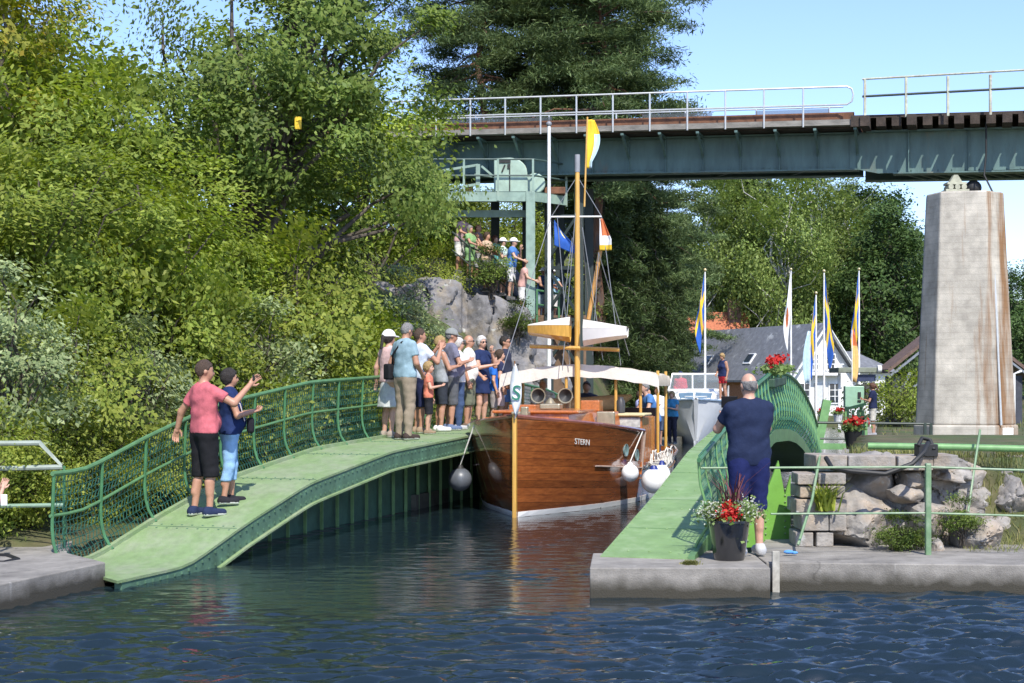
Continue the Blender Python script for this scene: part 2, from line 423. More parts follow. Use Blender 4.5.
    if hat:
        hk, c = hat
        def fc(P):
            Q = hd(P)
            d_ = np.maximum(sell(Q, (0, .006, .14), (.102, .124, .120)), .135 - Q[2])
            if hk == 'cap': br = np.maximum(np.abs(Q[2] - .142 + .12 * np.maximum(0, -Q[1] - .1)) - .010, np.sqrt((Q[0] / .075) ** 2 + ((Q[1] + .10) / .095) ** 2) * .075 - .075)
            else: br = np.maximum(np.abs(Q[2] - .138) - .010, np.sqrt(Q[0] ** 2 + Q[1] ** 2) - .17)
            return np.minimum(d_, br)
        gm('cap' if hk == 'cap' else 'sun_hat', fc, [lo[0] - .05, lo[1] - .07, lo[2] + .2], [hi[0] + .05, hi[1] + .05, hi[2]], cloth(c), hh=min(hv, .013))
    T = lambda p: (hc + HR @ (Vector(p) * hs)) * S
    if glasses:
        b = MB()
        for s in (1, -1):
            b.ball(T((s * .033, -.098, .12)), .024 * S, 6, (1, .45, .8), HR); b.bar(T((s * .056, -.09, .125)), T((s * .08, .0, .12)), .006, .008)
        b.bar(T((-.03, -.103, .125)), T((.03, -.103, .125)), .006, .008); b.build('sunglasses', GLASS_DARK, root, True)
    elif vox <= .021:
        b = MB()
        for s in (1, -1): b.ball(T((s * .032, -.088, .122)), .0105 * S, 6)
        b.build('eyes', MATS['hair_dark'], root, True)
    if bag:
        c, (bx, by, bz), sz, strap = bag[:4]
        b = MB(); b.box(Vector((bx, by, bz)) * S, [k * S for k in sz]); bo = b.build('shoulder_bag', cloth(c), root, True, .03, 3)
        if strap:
            P = [Vector(LN(p)) * S for p in strap]; b = MB()
            for i in range(len(P) - 1): b.bar(P[i], P[i + 1], .035, .012, (0, 1, 0))
            b.build('strap', cloth(c if len(bag) < 5 else bag[4]), root)
    return root
def hand_world(pos, face, ht, arm, s, wide, reach=.09):
    S = ht / 1.75; E, R = arm; o = .182 * wide - .185; a = Vector((s * (E[0] + o), E[1], E[2])); w = Vector((s * (R[0] + o * .5), R[1], R[2])); w += (w - a).normalized() * reach
    return Vector(pos) + Matrix.Rotation(math.atan2(face[0], -face[1]), 3, 'Z') @ (w * S)
# ------------------------------------------------------------------ ground, water, quays, rocks
random.seed(7); RNG = np.random.default_rng(7)
XL = lambda Y: -2.9 + .267 * (Y - 20.5)
XR = lambda Y: 2.75 + .25 * (Y - 15.5)
def ground_h(X, Y):
    dl = XL(Y) - X; dr = X - XR(Y)
    hl = .2 + 8.5 * (1 - np.exp(-.62 * np.maximum(0, dl - 2.6) / 8.5)) + 2.6 * sm(33, 41, Y) * sm(1.2, 4.5, dl) * (1 - sm(60, 75, Y))
    hr = .22 + 1.0 * sm(17.0, 18.3, Y) * (1 - sm(27, 33, Y)) + .2 * sm(27, 33, Y)
    nz = .18 * fbm(X * .35, Y * .35, 0, 3, 3)
    far = 11 * sm(92, 170, Y)
    a = np.where(dl > 0, -1.6 + (hl + 1.6) * sm(.25 + .75 * (1 - sm(18, 20, Y)), .7 + .75 * (1 - sm(18, 20, Y)), dl), -1.6)
    b = np.where(dr > 0, -1.6 + (hr + 1.6) * sm(.2, .6, dr), -1.6) 
    c = -1.6 + 2.05 * sm(78, 80, Y)
    b = np.where(Y < 15.9, -1.6, b); a = np.where(Y < 16.9, -1.6, a)
    return np.maximum(np.maximum(a, b), c) + far + nz * sm(1, 3, np.maximum(dl, dr * .3)) 
def gh(x, y): return float(ground_h(np.array([x], float), np.array([y], float))[0])
xs = np.concatenate([np.linspace(-160, -32, 18)[:-1], np.arange(-32, -10, 1.0), np.arange(-10, 16, .3), np.arange(16, 50, 1.5), np.linspace(50, 220, 20)])
ys = np.concatenate([np.arange(12, 48, .35), np.arange(48, 100, 1.2), np.arange(100, 200, 6), np.linspace(200, 500, 12)])
GX, GY = np.meshgrid(xs, ys); GZ = ground_h(GX, GY)
m_ground = mat('soil_and_dry_grass', (.10, .085, .04), .95, .35, 3, .5, 14, col2=(.055, .08, .02), c2=(.4, .6), c2scale=.6)
o = npmesh('ground', np.stack([GX, GY, GZ], -1).reshape(-1, 3), grid_faces(len(ys), len(xs)), m_ground, None, True); tag(o, 'dry grassy ground rising into hills on both sides of the canal', 'ground', kind='structure')

# water: one sheet with real ripples near the camera
wm = bpy.data.materials.new('canal_water'); wm.use_nodes = True; nt = wm.node_tree; p = nt.nodes['Principled BSDF']
p.inputs['Base Color'].default_value = (.009, .0175, .022, 1); p.inputs['Roughness'].default_value = .03; p.inputs['IOR'].default_value = 1.55; p.inputs['Specular IOR Level'].default_value = .5
tc = nd(nt, 'ShaderNodeTexCoord'); mp = nd(nt, 'ShaderNodeMapping'); mp.inputs['Scale'].default_value = (1, 2.6, 1); nt.links.new(tc.outputs['Object'], mp.inputs['Vector'])
nz = nd(nt, 'ShaderNodeTexNoise', Scale=6., Detail=4, Roughness=.6); nt.links.new(mp.outputs[0], nz.inputs['Vector'])
bp = nd(nt, 'ShaderNodeBump', Strength=.28, Distance=.016); nt.links.new(nz.outputs['Fac'], bp.inputs['Height']); nt.links.new(bp.outputs[0], p.inputs['Normal'])
xs = np.concatenate([np.linspace(-90, -8.5, 30)[:-1], np.arange(-8.5, 8.5, .05), np.linspace(8.5, 110, 30)])
ys = np.concatenate([np.linspace(-40, 9, 20)[:-1], np.arange(9, 22, .034), np.arange(22, 44, .12), np.linspace(44, 110, 40)])
WX, WY = np.meshgrid(xs, ys); WZ = np.zeros_like(WX)
for i in range(54):
    lam = .09 * (.44 / .09) ** (RNG.random() ** 1.25); th = RNG.normal(math.radians(91), .30); k = 2 * math.pi / lam
    amp = .0165 * lam
    ph = k * (WX * math.cos(th) + WY * math.sin(th)) + RNG.random() * 6.28
    ph += 2.2 * vnoise(WX * .9 / lam * .35, WY * .9 / lam * .35, i * 3.3, i)
    s_ = np.sin(ph); WZ += amp * (s_ + .25 * np.cos(2 * ph))
calm = .10 + .72 * (1 - sm(11.5, 16.0, WY)) + .55 * sm(.2, 3.0, WX) * (1 - sm(14.5, 20, WY)) + .34 * vnoise(WX * .45, WY * .6, 1, 77) * (.35 + .65 * (1 - sm(13, 19, WY)))
calm = np.clip(calm, .10, 1.6) * np.clip((60 - WY) / 25, 0, 1)
WZ *= calm
wz_in = (np.abs(WX) < 8.6) & (WY > 9) & (WY < 44); WZ = np.where(wz_in, WZ, WZ * .2)
o = npmesh('water', np.stack([WX, WY, WZ], -1).reshape(-1, 3), grid_faces(len(ys), len(xs)), wm, None, True); tag(o, 'rippled dark canal water reflecting the blue sky and green trees', 'water', kind='structure')

# concrete with an algae band at the waterline
def concrete(name, c, band=True, streak=(.16, .10, .06), sc=1.):
    m = mat(name, c, .9, .22, 4 * sc, .35, 60 * sc, col2=tuple(k * .62 for k in c), c2=(.42, .68), c2scale=1.6 * sc); nt = m.node_tree
    if band:
        p = nt.nodes['Principled BSDF']; src = p.inputs['Base Color'].links[0].from_socket
        tc = nd(nt, 'ShaderNodeTexCoord'); sx = nd(nt, 'ShaderNodeSeparateXYZ'); nt.links.new(tc.outputs['Object'], sx.inputs[0])
        n = nd(nt, 'ShaderNodeTexNoise', Scale=5., Detail=4); nt.links.new(tc.outputs['Object'], n.inputs['Vector'])
        ad = nd(nt, 'ShaderNodeMath', operation='MULTIPLY_ADD'); ad.inputs[1].default_value = -.16; nt.links.new(n.outputs['Fac'], ad.inputs[0]); nt.links.new(sx.outputs['Z'], ad.inputs[2])
        mr = nd(nt, 'ShaderNodeMapRange'); mr.inputs['From Min'].default_value = .0; mr.inputs['From Max'].default_value = .13; nt.links.new(ad.outputs[0], mr.inputs['Value'])
        mx = nd(nt, 'ShaderNodeMix', data_type='RGBA'); mx.inputs['A'].default_value = (.045, .04, .028, 1)
        vo = nd(nt, 'ShaderNodeTexVoronoi', Scale=.33); vo.feature = 'DISTANCE_TO_EDGE'; wp = nd(nt, 'ShaderNodeMix', data_type='RGBA'); wp.inputs['Factor'].default_value = .16
        nt.links.new(tc.outputs['Object'], wp.inputs['A']); nt.links.new(n.outputs['Color'], wp.inputs['B']); nt.links.new(wp.outputs['Result'], vo.inputs['Vector'])
        ck = nd(nt, 'ShaderNodeMapRange'); ck.inputs['From Min'].default_value = .001; ck.inputs['From Max'].default_value = .005; ck.inputs['To Min'].default_value = .7; nt.links.new(vo.outputs['Distance'], ck.inputs['Value'])
        hc_ = nd(nt, 'ShaderNodeHueSaturation'); nt.links.new(src, hc_.inputs['Color']); nt.links.new(ck.outputs[0], hc_.inputs['Value'])
        st_ = nd(nt, 'ShaderNodeTexNoise', Scale=1.3, Detail=5, Roughness=.7); ms = nd(nt, 'ShaderNodeMapping'); ms.inputs['Scale'].default_value = (3, 3, .25); nt.links.new(tc.outputs['Object'], ms.inputs[0]); nt.links.new(ms.outputs[0], st_.inputs['Vector'])
        sr = nd(nt, 'ShaderNodeMapRange'); sr.inputs['From Min'].default_value = .62; sr.inputs['From Max'].default_value = .72; sr.inputs['To Max'].default_value = .55; nt.links.new(st_.outputs['Fac'], sr.inputs['Value'])
        m4 = nd(nt, 'ShaderNodeMix', data_type='RGBA'); m4.inputs['B'].default_value = (.5, .48, .44, 1); nt.links.new(sr.outputs[0], m4.inputs['Factor']); nt.links.new(hc_.outputs[0], m4.inputs['A'])
        nt.links.new(mr.outputs[0], mx.inputs['Factor']); nt.links.new(m4.outputs['Result'], mx.inputs['B']); nt.links.new(mx.outputs['Result'], p.inputs['Base Color'])
    return m
m_quay = concrete('weathered_quay_concrete', (.27, .25, .22))
def quay(name, poly, z, label, cat='quay', par=None, zb=-1.5, m=m_quay, bev=.014):
    b = MB(); b.prism(poly, lambda x, y, k: (x, y, z if k else zb)); o = b.build(name, m, par, False, bev, 3)
    if label: tag(o, label, cat)
    return o
QZ = .30
quay('concrete_quay', [(.77, 14.86), (2.56, 14.86), (2.60, 16.2), (2.2, 16.4), (.87, 16.15)], QZ, 'square concrete quay block under the flower bucket and the man filming')
quay('concrete_quay', [(2.612, 15.42), (12, 14.55), (12, 18.4), (3.2, 18.4), (2.612, 16.4)], QZ - .012, 'long low concrete quay wall in front of the boulders')
quay('concrete_quay', [(-5.25, 12.4), (-4.27, 15.75), (-4.95, 16.66), (-5.4, 18.6), (-11, 19.2), (-11, 12.4)], .25, 'pale concrete quay corner at the low end of the crowded footbridge')
b = MB(); b.mi = 0
b.box((2.70, 15.36, .02), (.075, .05, .78)); o = b.build('water_gauge', mat('white_gauge_paint', (.36, .34, .29), .85, .35, 9), None, False, .006); tag(o, 'upright white depth gauge board on the quay corner', 'gauge')
b = MB(); b.ball((2.95, 16.0, .33), .05, 8, (1.1, .7, .45)); b.ball((3.01, 16.02, .32), .035, 8, (1.3, .7, .5)); o = b.build('blue_rag', cloth((.10, .28, .60)), None, True); tag(o, 'crumpled blue rag lying on the quay beside the green steel plate', 'rag')
# bank walls
b = MB()
ya = np.arange(17.5, 79, 2.0)
for y0, y1 in zip(ya[:-1], ya[1:]):
    b.bar((XL(y0) - .35, y0, -.9 + (y0 > 24) * .25), (XL(y1) - .35, y1, -.9 + (y0 > 24) * .25), .6, 1.8)
tag(b.build('canal_wall', mat('dark_bank_stone', (.12, .115, .09), .9, .3, 5, .5, 12)), 'dark stone canal wall along the wooded bank behind the footbridge', 'wall')
b = MB(); ya = np.arange(25, 79, 2.0)
for y0, y1 in zip(ya[:-1], ya[1:]):
    b.bar((XR(y0) + .35, y0, -.55), (XR(y1) + .35, y1, -.55), .7, 2.0)
tag(b.build('canal_wall', m_quay), 'pale canal wall on the house side beyond the arched railing', 'wall')

# rocks
def rockmat(name, c, warm, sc=1.):
    m = mat(name, c, .9, .35, 5 * sc, .9, 9 * sc, col2=warm, c2=(.48, .72), c2scale=1.6 * sc, detail=8); nt = m.node_tree
    p = nt.nodes['Principled BSDF']; src = p.inputs['Base Color'].links[0].from_socket
    tc = nd(nt, 'ShaderNodeTexCoord'); n = nd(nt, 'ShaderNodeTexNoise', Scale=3.4 * sc, Detail=7, Roughness=.7); nt.links.new(tc.outputs['Object'], n.inputs['Vector'])
    cr = nd(nt, 'ShaderNodeValToRGB'); cr.color_ramp.elements[0].position = .62; cr.color_ramp.elements[1].position = .66; nt.links.new(n.outputs['Fac'], cr.inputs['Fac'])
    mx = nd(nt, 'ShaderNodeMix', data_type='RGBA'); mx.inputs['B'].default_value = (.42, .42, .39, 1); nt.links.new(cr.outputs[0], mx.inputs['Factor']); nt.links.new(src, mx.inputs['A'])
    v = nd(nt, 'ShaderNodeTexNoise', Scale=2.2 * sc, Detail=5, Roughness=.6); v.noise_type = 'RIDGED_MULTIFRACTAL'; nt.links.new(tc.outputs['Object'], v.inputs['Vector'])
    c2 = nd(nt, 'ShaderNodeMapRange'); c2.inputs['From Min'].default_value = .9; c2.inputs['From Max'].default_value = 1.3; c2.inputs['To Max'].default_value = .55; nt.links.new(v.outputs['Fac'], c2.inputs['Value'])
    m2 = nd(nt, 'ShaderNodeMix', data_type='RGBA'); m2.inputs['B'].default_value = (.05, .045, .04, 1); nt.links.new(c2.outputs[0], m2.inputs['Factor']); nt.links.new(mx.outputs['Result'], m2.inputs['A'])
    nt.links.new(m2.outputs['Result'], p.inputs['Base Color']); return m
m_rock = rockmat('lichened_granite', (.27, .25, .225), (.33, .25, .17)); m_cliff = rockmat('cliff_granite', (.185, .18, .185), (.25, .20, .13), .75)
def rock(label, c, r, seed, cuts=34, rz=0, sub=5, m=m_rock, rough=.055, name='boulder', cat='boulder', group=None):
    import bmesh
    bm = bmesh.new(); bmesh.ops.create_icosphere(bm, subdivisions=sub, radius=1); P = np.array([v.co[:] for v in bm.verts]); Fq = np.array([[v.index for v in f.verts] for f in bm.faces]); bm.free()
    g = np.random.default_rng(seed)
    for i in range(cuts):
        n = g.normal(size=3); n /= np.linalg.norm(n); d = g.uniform(.55, .86); P = P - np.maximum(0, P @ n - d)[:, None] * n * .97
    nrm = P / np.linalg.norm(P, axis=1)[:, None]
    f = fbm(P[:, 0] * 1.7, P[:, 1] * 1.7, P[:, 2] * 1.7, 6, seed); rg = 1 - np.abs(fbm(P[:, 0] * 2.3, P[:, 1] * 2.3, P[:, 2] * 2.3, 4, seed + 50))
    P = P + nrm * (f * rough - rough * .9 * sm(.86, 1, rg))[:, None]
    cs, sn = math.cos(rz), math.sin(rz); P = P * np.array(r); P = np.stack([P[:, 0] * cs - P[:, 1] * sn, P[:, 0] * sn + P[:, 1] * cs, P[:, 2]], 1)
    o = npmesh(name, P, Fq, m, None, True); o.location = c; o.data.set_sharp_from_angle(angle=math.radians(38)); return tag(o, label, cat, group)
def prock(label, px0, py0, px1, py1, Y, depth, seed, **k):
    a, b_ = at(px0, py0, Y), at(px1, py1, Y); c = (a + b_) / 2; c.y = Y + depth * .5
    return rock(label, c, (abs(b_.x - a.x) * .56, depth * .62, abs(a.z - b_.z) * .56), seed, **k)
prock('biggest grey boulder with white lichen behind the low railing', 822, 482, 915, 572, 16.75, 1.3, 11)
prock('sloping upper boulder with white lichen under the black hose', 838, 450, 915, 528, 17.2, 1.2, 5)
prock('round brownish boulder in the stack beside the railing post', 898, 466, 934, 494, 17.1, .6, 3, sub=4)
prock('small flat brown stone wedged under the round stones', 890, 486, 932, 508, 16.95, .5, 23, sub=4)
prock('small grey stone at the top of the boulder stack', 880, 452, 905, 474, 17.1, .5, 31, sub=4)
prock('pale boulder leaning behind the railing post', 905, 498, 965, 556, 16.8, 1.0, 8)
prock('smooth grey boulder at the water wall below the grass slope', 958, 512, 1014, 572, 16.6, .9, 42, rough=.07)
prock('dark small stone beside the foot of the railing post', 930, 538, 950, 562, 16.4, .3, 17, sub=4)
prock('long weathered ledge of rock in the grass below the pier', 930, 452, 1000, 500, 17.6, 1.2, 61)
prock('rock poking out of the grass at the right end of the slope', 998, 470, 1050, 545, 17.4, 1.3, 71)
def worley(x, y, z, seed):
    ix, iy, iz = [np.floor(t).astype(np.int64) for t in (x, y, z)]; f1 = np.full(x.shape, 9.); f2 = f1.copy(); cr_ = np.zeros(x.shape); tl_ = np.zeros(x.shape)
    for i in (-1, 0, 1):
        for j in (-1, 0, 1):
            for k in (-1, 0, 1):
                a, b_, c_ = ix + i, iy + j, iz + k
                q = (a + _h(a, b_, c_, seed) - x) ** 2 + (b_ + _h(a, b_, c_, seed + 1) - y) ** 2 + (c_ + _h(a, b_, c_, seed + 2) - z) ** 2
                m_ = q < f1; f2 = np.where(m_, f1, np.minimum(f2, q)); cr_ = np.where(m_, _h(a, b_, c_, seed + 3), cr_); tl_ = np.where(m_, (a + .5 - x) * (_h(a, b_, c_, seed + 4) - .5) + (b_ + .5 - y) * (_h(a, b_, c_, seed + 5) - .5) + (c_ + .5 - z) * (_h(a, b_, c_, seed + 6) - .5), tl_); f1 = np.where(m_, q, f1)
    return np.sqrt(f1), np.sqrt(f2), cr_, tl_
# continuous rough rock face behind the boulders
P, og = gridpts((3.75, 16.75, .15), (7.6, 19.0, 1.55), .03); X, Y, Z = P
wx, wy, wz = X + .1 * vnoise(X * 2.5, Y * 2.5, Z * 2.5, 15), Y + .1 * vnoise(X * 2.5, Y * 2.5, Z * 2.5, 16), Z + .1 * vnoise(X * 2.5, Y * 2.5, Z * 2.5, 17)
d = np.maximum(17.05 + .45 * Z + .42 * np.maximum(0, X - 5.2) - Y, Z - 1.30 + .08 * (X - 4)) * .9
for sc_, am in ((1.3, .30), (3.0, .13), (7., .04)):
    f1, f2, cr_, tl_ = worley(wx * sc_ + .3 * wz * sc_, wy * sc_, wz * sc_ * 1.3, int(sc_ * 10)); d = d + am * .6 * (cr_ - .5) + am * 1.6 * tl_ + am * .4 * np.exp(-(f2 - f1) / .05)
d = np.maximum(d + .03 * fbm(X * 7, Y * 7, Z * 7, 3, 4), np.maximum(np.maximum(Y - 18.8, Z - 1.24 + .03 * vnoise(X * 3, Y * 3, 2, 8)), np.maximum(3.8 - X, X - 7.4)))
V, Q = snets(d, og, .03); o = npmesh('rock_ledge', V, Q, m_rock, None, True); o.data.set_sharp_from_angle(angle=math.radians(28)); tag(o, 'rough brownish rock face with cracks behind the boulders and the low railing', 'rock')
# masonry wall beside the green plate
b = MB(); g = random.Random(4)
rows = [(.28, .46), (.46, .66), (.66, .83), (.83, .98), (.98, 1.12)]
for i, (z0, z1) in enumerate(rows):
    x = 3.22 + g.uniform(-.05, .05)
    while x < 3.6:
        w = min(g.uniform(.2, .36), 3.78 - x); b.box((x + w / 2, 17.15 + g.uniform(-.05, .05), (z0 + z1) / 2), (w - .018, .5, z1 - z0 - .018), Matrix.Rotation(g.uniform(-.05, .05), 3, 'Z')); x += w
x = 3.44
while x < 4.9:
    w = g.uniform(.28, .6); b.box((x + w / 2, 17.35 + g.uniform(-.03, .03), 1.23 + g.uniform(-.02, .02)), (w - .015, .6, .16), Matrix.Rotation(g.uniform(-.05, .05), 3, 'Z')); x += w
o = b.build('masonry_wall', m_rock, None, False, .012, 2); tag(o, 'dry stone wall of squared blocks between the green arch and the boulders', 'wall')
# big outcrop under the spectators
RV = .075
P, og = gridpts((-4.2, 36.5, -.4), (1.6, 48.5, 6.2), RV)
X, Y, Z = P
top = Z - (5.25 - .62 * np.maximum(0, X + 1.5) - .12 * np.maximum(0, X - .1) + .08 * (Y - 44))
frt = (39.2 + .55 * Z + .25 * (X + 2) - Y) * .8
rgt = (X - .75 + .10 * (Z - 2) - .12 * (Y - 42)) * .95
d = -smin(-smin(-top, -top, .01), -frt, .6) if False else np.maximum(np.maximum(top, frt), rgt)
n1 = fbm(X * .5 + .3 * Z, Y * .5, Z * .7, 5, 21); st = fbm(X * .9 + Z * .8, Y * .9, Z * .35 - X * .5, 4, 91)
wx, wy, wz = X + .35 * vnoise(X * .8, Y * .8, Z * .8, 5), Y + .35 * vnoise(X * .8, Y * .8, Z * .8, 6), Z + .3 * vnoise(X * .8, Y * .8, Z * .8, 8)
for sc_, am in ((.42, .75), (.95, .42), (2.1, .16)):
    f1, f2, cr_, tl_ = worley(wx * sc_ + .3 * wz * sc_, wy * sc_, wz * sc_ * .8 - .35 * wx * sc_, int(sc_ * 10))
    d = d + am * .55 * (cr_ - .5) + am * 1.7 * tl_ + am * .22 * np.exp(-(f2 - f1) / .035)
d = d + .12 * n1 + .08 * np.abs(st) + .05 * fbm(X * 3.5, Y * 3.5, Z * 3.5, 3, 44) - .02
d = np.maximum(d, 48.3 - Y if False else Y - 48.3); d = np.maximum(d, -4.1 - X)
V, Q = snets(d, og, RV); o = npmesh('rock_outcrop', V, Q, m_cliff, None, True); o.data.set_sharp_from_angle(angle=math.radians(28)); tag(o, 'steep grey rock outcrop below the spectators and the bridge platform', 'rock')
# ------------------------------------------------------------------ trees
BARK = mat('grey_bark', (.09, .075, .06), .95, .35, 9, .8, 30, stretch=(1, 1, .25)); PBARK = mat('pine_bark', (.16, .075, .04), .95, .35, 8, .8, 26, col2=(.08, .06, .05), stretch=(1, 1, .3)); WBARK = mat('birch_bark', (.50, .48, .44), .8, .3, 9, .3, 20, col2=(.05, .05, .05), c2=(.6, .66))
LM = {'maple': leafmat('maple_leaf', (.148, .212, .034), (.315, .37, .075), .38, .3), 'oak': leafmat('oak_leaf', (.102, .165, .035), (.225, .285, .07), .36, .3),
      'hazel': leafmat('hazel_leaf', (.15, .208, .036), (.34, .37, .078), .4, .25), 'silver': leafmat('willow_leaf', (.16, .22, .09), (.36, .41, .20), .25, .25),
      'yellow': leafmat('linden_leaf', (.19, .21, .035), (.36, .35, .06), .35, .3, (.42, .32, .05)), 'birch': leafmat('birch_leaf', (.115, .17, .045), (.245, .30, .09), .3, .25),
      'dark': leafmat('alder_leaf', (.04, .08, .022), (.10, .155, .045), .22, .3), 'pine': leafmat('pine_needle', (.065, .105, .04), (.15, .20, .075), .2, .3), 'spruce': leafmat('spruce_needle', (.036, .06, .022), (.09, .125, .042), .15, .3),
      'grass': leafmat('grass_blade', (.11, .14, .03), (.26, .25, .09), .3, .3, (.34, .29, .14)), 'bush': leafmat('bush_leaf', (.06, .10, .02), (.15, .20, .04), .25, .3)}
def leaves(name, C, N, size, m, parent, g, asp=.55, needle=False, droop=False):
    n = len(C)
    a = g.normal(size=(n, 3))
    if droop: a = a * .35 + np.array([0, 0, -1.])
    a -= (a * N).sum(1)[:, None] * N; a /= np.linalg.norm(a, axis=1)[:, None] + 1e-9
    b = np.cross(N, a); L = (size * g.uniform(.55, 1.5, n))[:, None]; W = L * asp * g.uniform(.8, 1.2, n)[:, None]
    V = np.stack([C - a * L * .5, C + b * W * .5 + N * W * .12, C + a * L * .5, C - b * W * .5 + N * W * .12], 1).reshape(-1, 3)
    return npmesh(name, V, np.arange(4 * n).reshape(-1, 4), m, parent)
def limb(b, p0, p1, r0, r1, g, n=5, wob=.06):
    p0, p1 = Vector(p0), Vector(p1); L = (p1 - p0).length; pts, rs = [], []
    for i in range(n + 1):
        t = i / n; p = p0.lerp(p1, t) + Vector((g.normal(), g.normal(), g.normal() * .5)) * wob * L * math.sin(math.pi * t); p.z += L * .10 * math.sin(math.pi * t)
        pts.append(p); rs.append(r0 + (r1 - r0) * t)
    b.tube(pts, rs, 7); return pts
def broadleaf(name, label, loc, seed, H, R, base, nl, leaf, size, clumps=70, trunk_r=.14, stems=1, off=(0, 0), bark=BARK, cat='tree', group=None, cz=.62, crad=.16, shape=1., droop=False, top=1., trunkname='trunk'):
    g = np.random.default_rng(seed); root = thing(name, label, cat, loc, 0, group); b = MB()
    hh = H - base; cen = np.array([off[0], off[1], base + hh * .5])
    cs = []
    while len(cs) < clumps:
        p = g.normal(size=3); p /= np.linalg.norm(p); r = g.random() ** .38
        z = p[2] * r; prof = 1.0 if z < 0 else (1 - .25 * z) * top
        q = np.array([p[0] * R * r * prof, p[1] * R * r * prof, z * hh * .5])
        q *= 1 + .22 * vnoise(p[0] * 1.6, p[1] * 1.6, p[2] * 1.6, seed); cs.append(cen + q)
    cs = np.array(cs)
    for s in range(stems):
        a = 2 * math.pi * s / max(1, stems) + g.random(); k = 0 if stems == 1 else .12
        tp = Vector((cen[0] * .8 + k * 3 * R * .5 * math.cos(a), cen[1] * .8 + k * 3 * R * .5 * math.sin(a), base + hh * .82))
        main = limb(b, (k * math.cos(a), k * math.sin(a), -.5), tp, trunk_r, trunk_r * .2, g, 8, .025)
        sel = [c for i, c in enumerate(cs) if i % stems == s]
        for c in sel[::2 if clumps > 50 else 1]:
            j = int(np.clip((c[2] - base * .5) / (H) * 7 - 1.2, 1, 7)); pj = main[j]
            limb(b, pj, c, trunk_r * (.42 - .035 * j), .010, g, 4, .08)
    b.build(trunkname, bark, root, True)
    per = nl // clumps; w = g.uniform(.6, 1.4, clumps); w = (w / w.sum() * nl).astype(int)
    C = np.concatenate([c + g.normal(size=(k, 3)) * np.array([1, 1, 1.5 if droop else .62]) * R * crad * g.uniform(.7, 1.3) for c, k in zip(cs, w)])
    cd = np.repeat(g.normal(size=(clumps, 3)) * .55, w, axis=0); N = g.normal(size=(len(C), 3)) * .5 + cd + np.array([.1, -.4, .85]) + (C - cen) / R * .5; N /= np.linalg.norm(N, axis=1)[:, None]
    leaves('crown', C, N, size, LM[leaf], root, g, .5, droop=droop); return root
def conifer(name, label, loc, seed, H, R, base, n, leaf, size, bark=PBARK, trunk_r=.2, spruce=False, group=None, nb=46, flat=.3, off=(0, 0)):
    g = np.random.default_rng(seed); root = thing(name, label, 'tree', loc, 0, group); b = MB()
    pts = limb(b, (0, 0, -.6), (off[0], off[1], H * .97), trunk_r, .03, g, 9, .008 if spruce else .02); C, N = [], []
    for i in range(nb):
        t = ((i + g.random()) / nb); z = base + (H - base) * t
        if spruce: r = R * (1 - t) ** .8 * g.uniform(.75, 1.1) + .1
        else: r = R * (math.sin(math.pi * min(1, .22 + .78 * t)) ** .7) * g.uniform(.45, 1.15)
        a = i * 2.4 + g.normal() * .4; dz = -r * .22 if spruce else r * g.uniform(-.05, .35)
        f = z / H * 9; j = min(8, int(f)); p0 = pts[j].lerp(pts[j + 1], f - j)
        e = Vector((p0.x + r * math.cos(a), p0.y + r * math.sin(a), z + dz)); br = limb(b, p0, e, max(.02, .055 * (1 - t) + .015), .008, g, 4, .05)
        k = int(n / nb * (.5 + r / R))
        if spruce:
            u = g.random(k) ** .7
            c = np.array(p0)[None] + (np.array(e) - np.array(p0))[None] * u[:, None]; c += g.normal(size=(k, 3)) * np.array([.16, .16, .09]) * r * (1.1 - .5 * u[:, None]) + np.array([0, 0, -.05])
            C.append(c)
        else:
            for q in range(5):
                cc = np.array(p0.lerp(e, g.uniform(.5, 1.05))) + g.normal(size=3) * np.array([.2, .2, .08]) * r
                C.append(cc + g.normal(size=(k // 5, 3)) * np.array([1, 1, flat]) * R * .10)
    C = np.concatenate(C); N = g.normal(size=(len(C), 3)) * .8 + np.array([.05, -.25, .8]); N /= np.linalg.norm(N, axis=1)[:, None]
    b.build('trunk', bark, root, True); leaves('crown', C, N, size, LM[leaf], root, g, .17); return root
def place(o, px, Y, dz=0, sc=1., rz=0, label=None, group=None, z=None):
    x = (px - 512) * Y / 1500; o.location = (x, Y, (gh(x, Y) if z is None else z) + dz); o.scale = (sc,) * 3; o.rotation_euler = (0, 0, rz)
    if label: o['label'] = label
    if group: o['group'] = group
    return o
GB = 'shrubs and young trees on the wooded bank'
zt0 = lambda px, Y: gh((px - 512) * Y / 1500, Y)
# nearest row of shrubs just beyond the railing: (source, px, Y, scale, label)
hz = broadleaf('hazel_shrub', '', (0, 0, 0), 1, 3.6, 1.75, .05, 12000, 'hazel', .105, 50, .05, 5, cat='shrub', crad=.17)
mp_ = broadleaf('maple_tree', '', (0, 0, 0), 2, 6.2, 2.1, .4, 21000, 'maple', .122, 64, .09, 2, crad=.15)
sv = broadleaf('willow_shrub', '', (0, 0, 0), 3, 3.6, 1.25, .05, 8500, 'silver', .085, 46, .04, 6, cat='shrub', crad=.16)
yl = broadleaf('linden_tree', '', (0, 0, 0), 4, 8.5, 2.2, 1.2, 15000, 'yellow', .13, 80, .10, 1, crad=.15)
bi = broadleaf('birch_tree', '', (0, 0, 0), 5, 10.5, 1.5, 2.0, 13000, 'birch', .11, 70, .10, 1, bark=WBARK, droop=True, crad=.13)
used = set()
def put(src, *a, **k):
    o = src if src.name not in used else copy_tree(src); used.add(src.name); return place(o, *a, **k)
def rowY(px, o): k = (px - 512) / 1500; return (1.95 + o + .952 * 4.05 + .306 * 15.4) / (.306 - .952 * k)   # a spot o metres beyond the footbridge railing
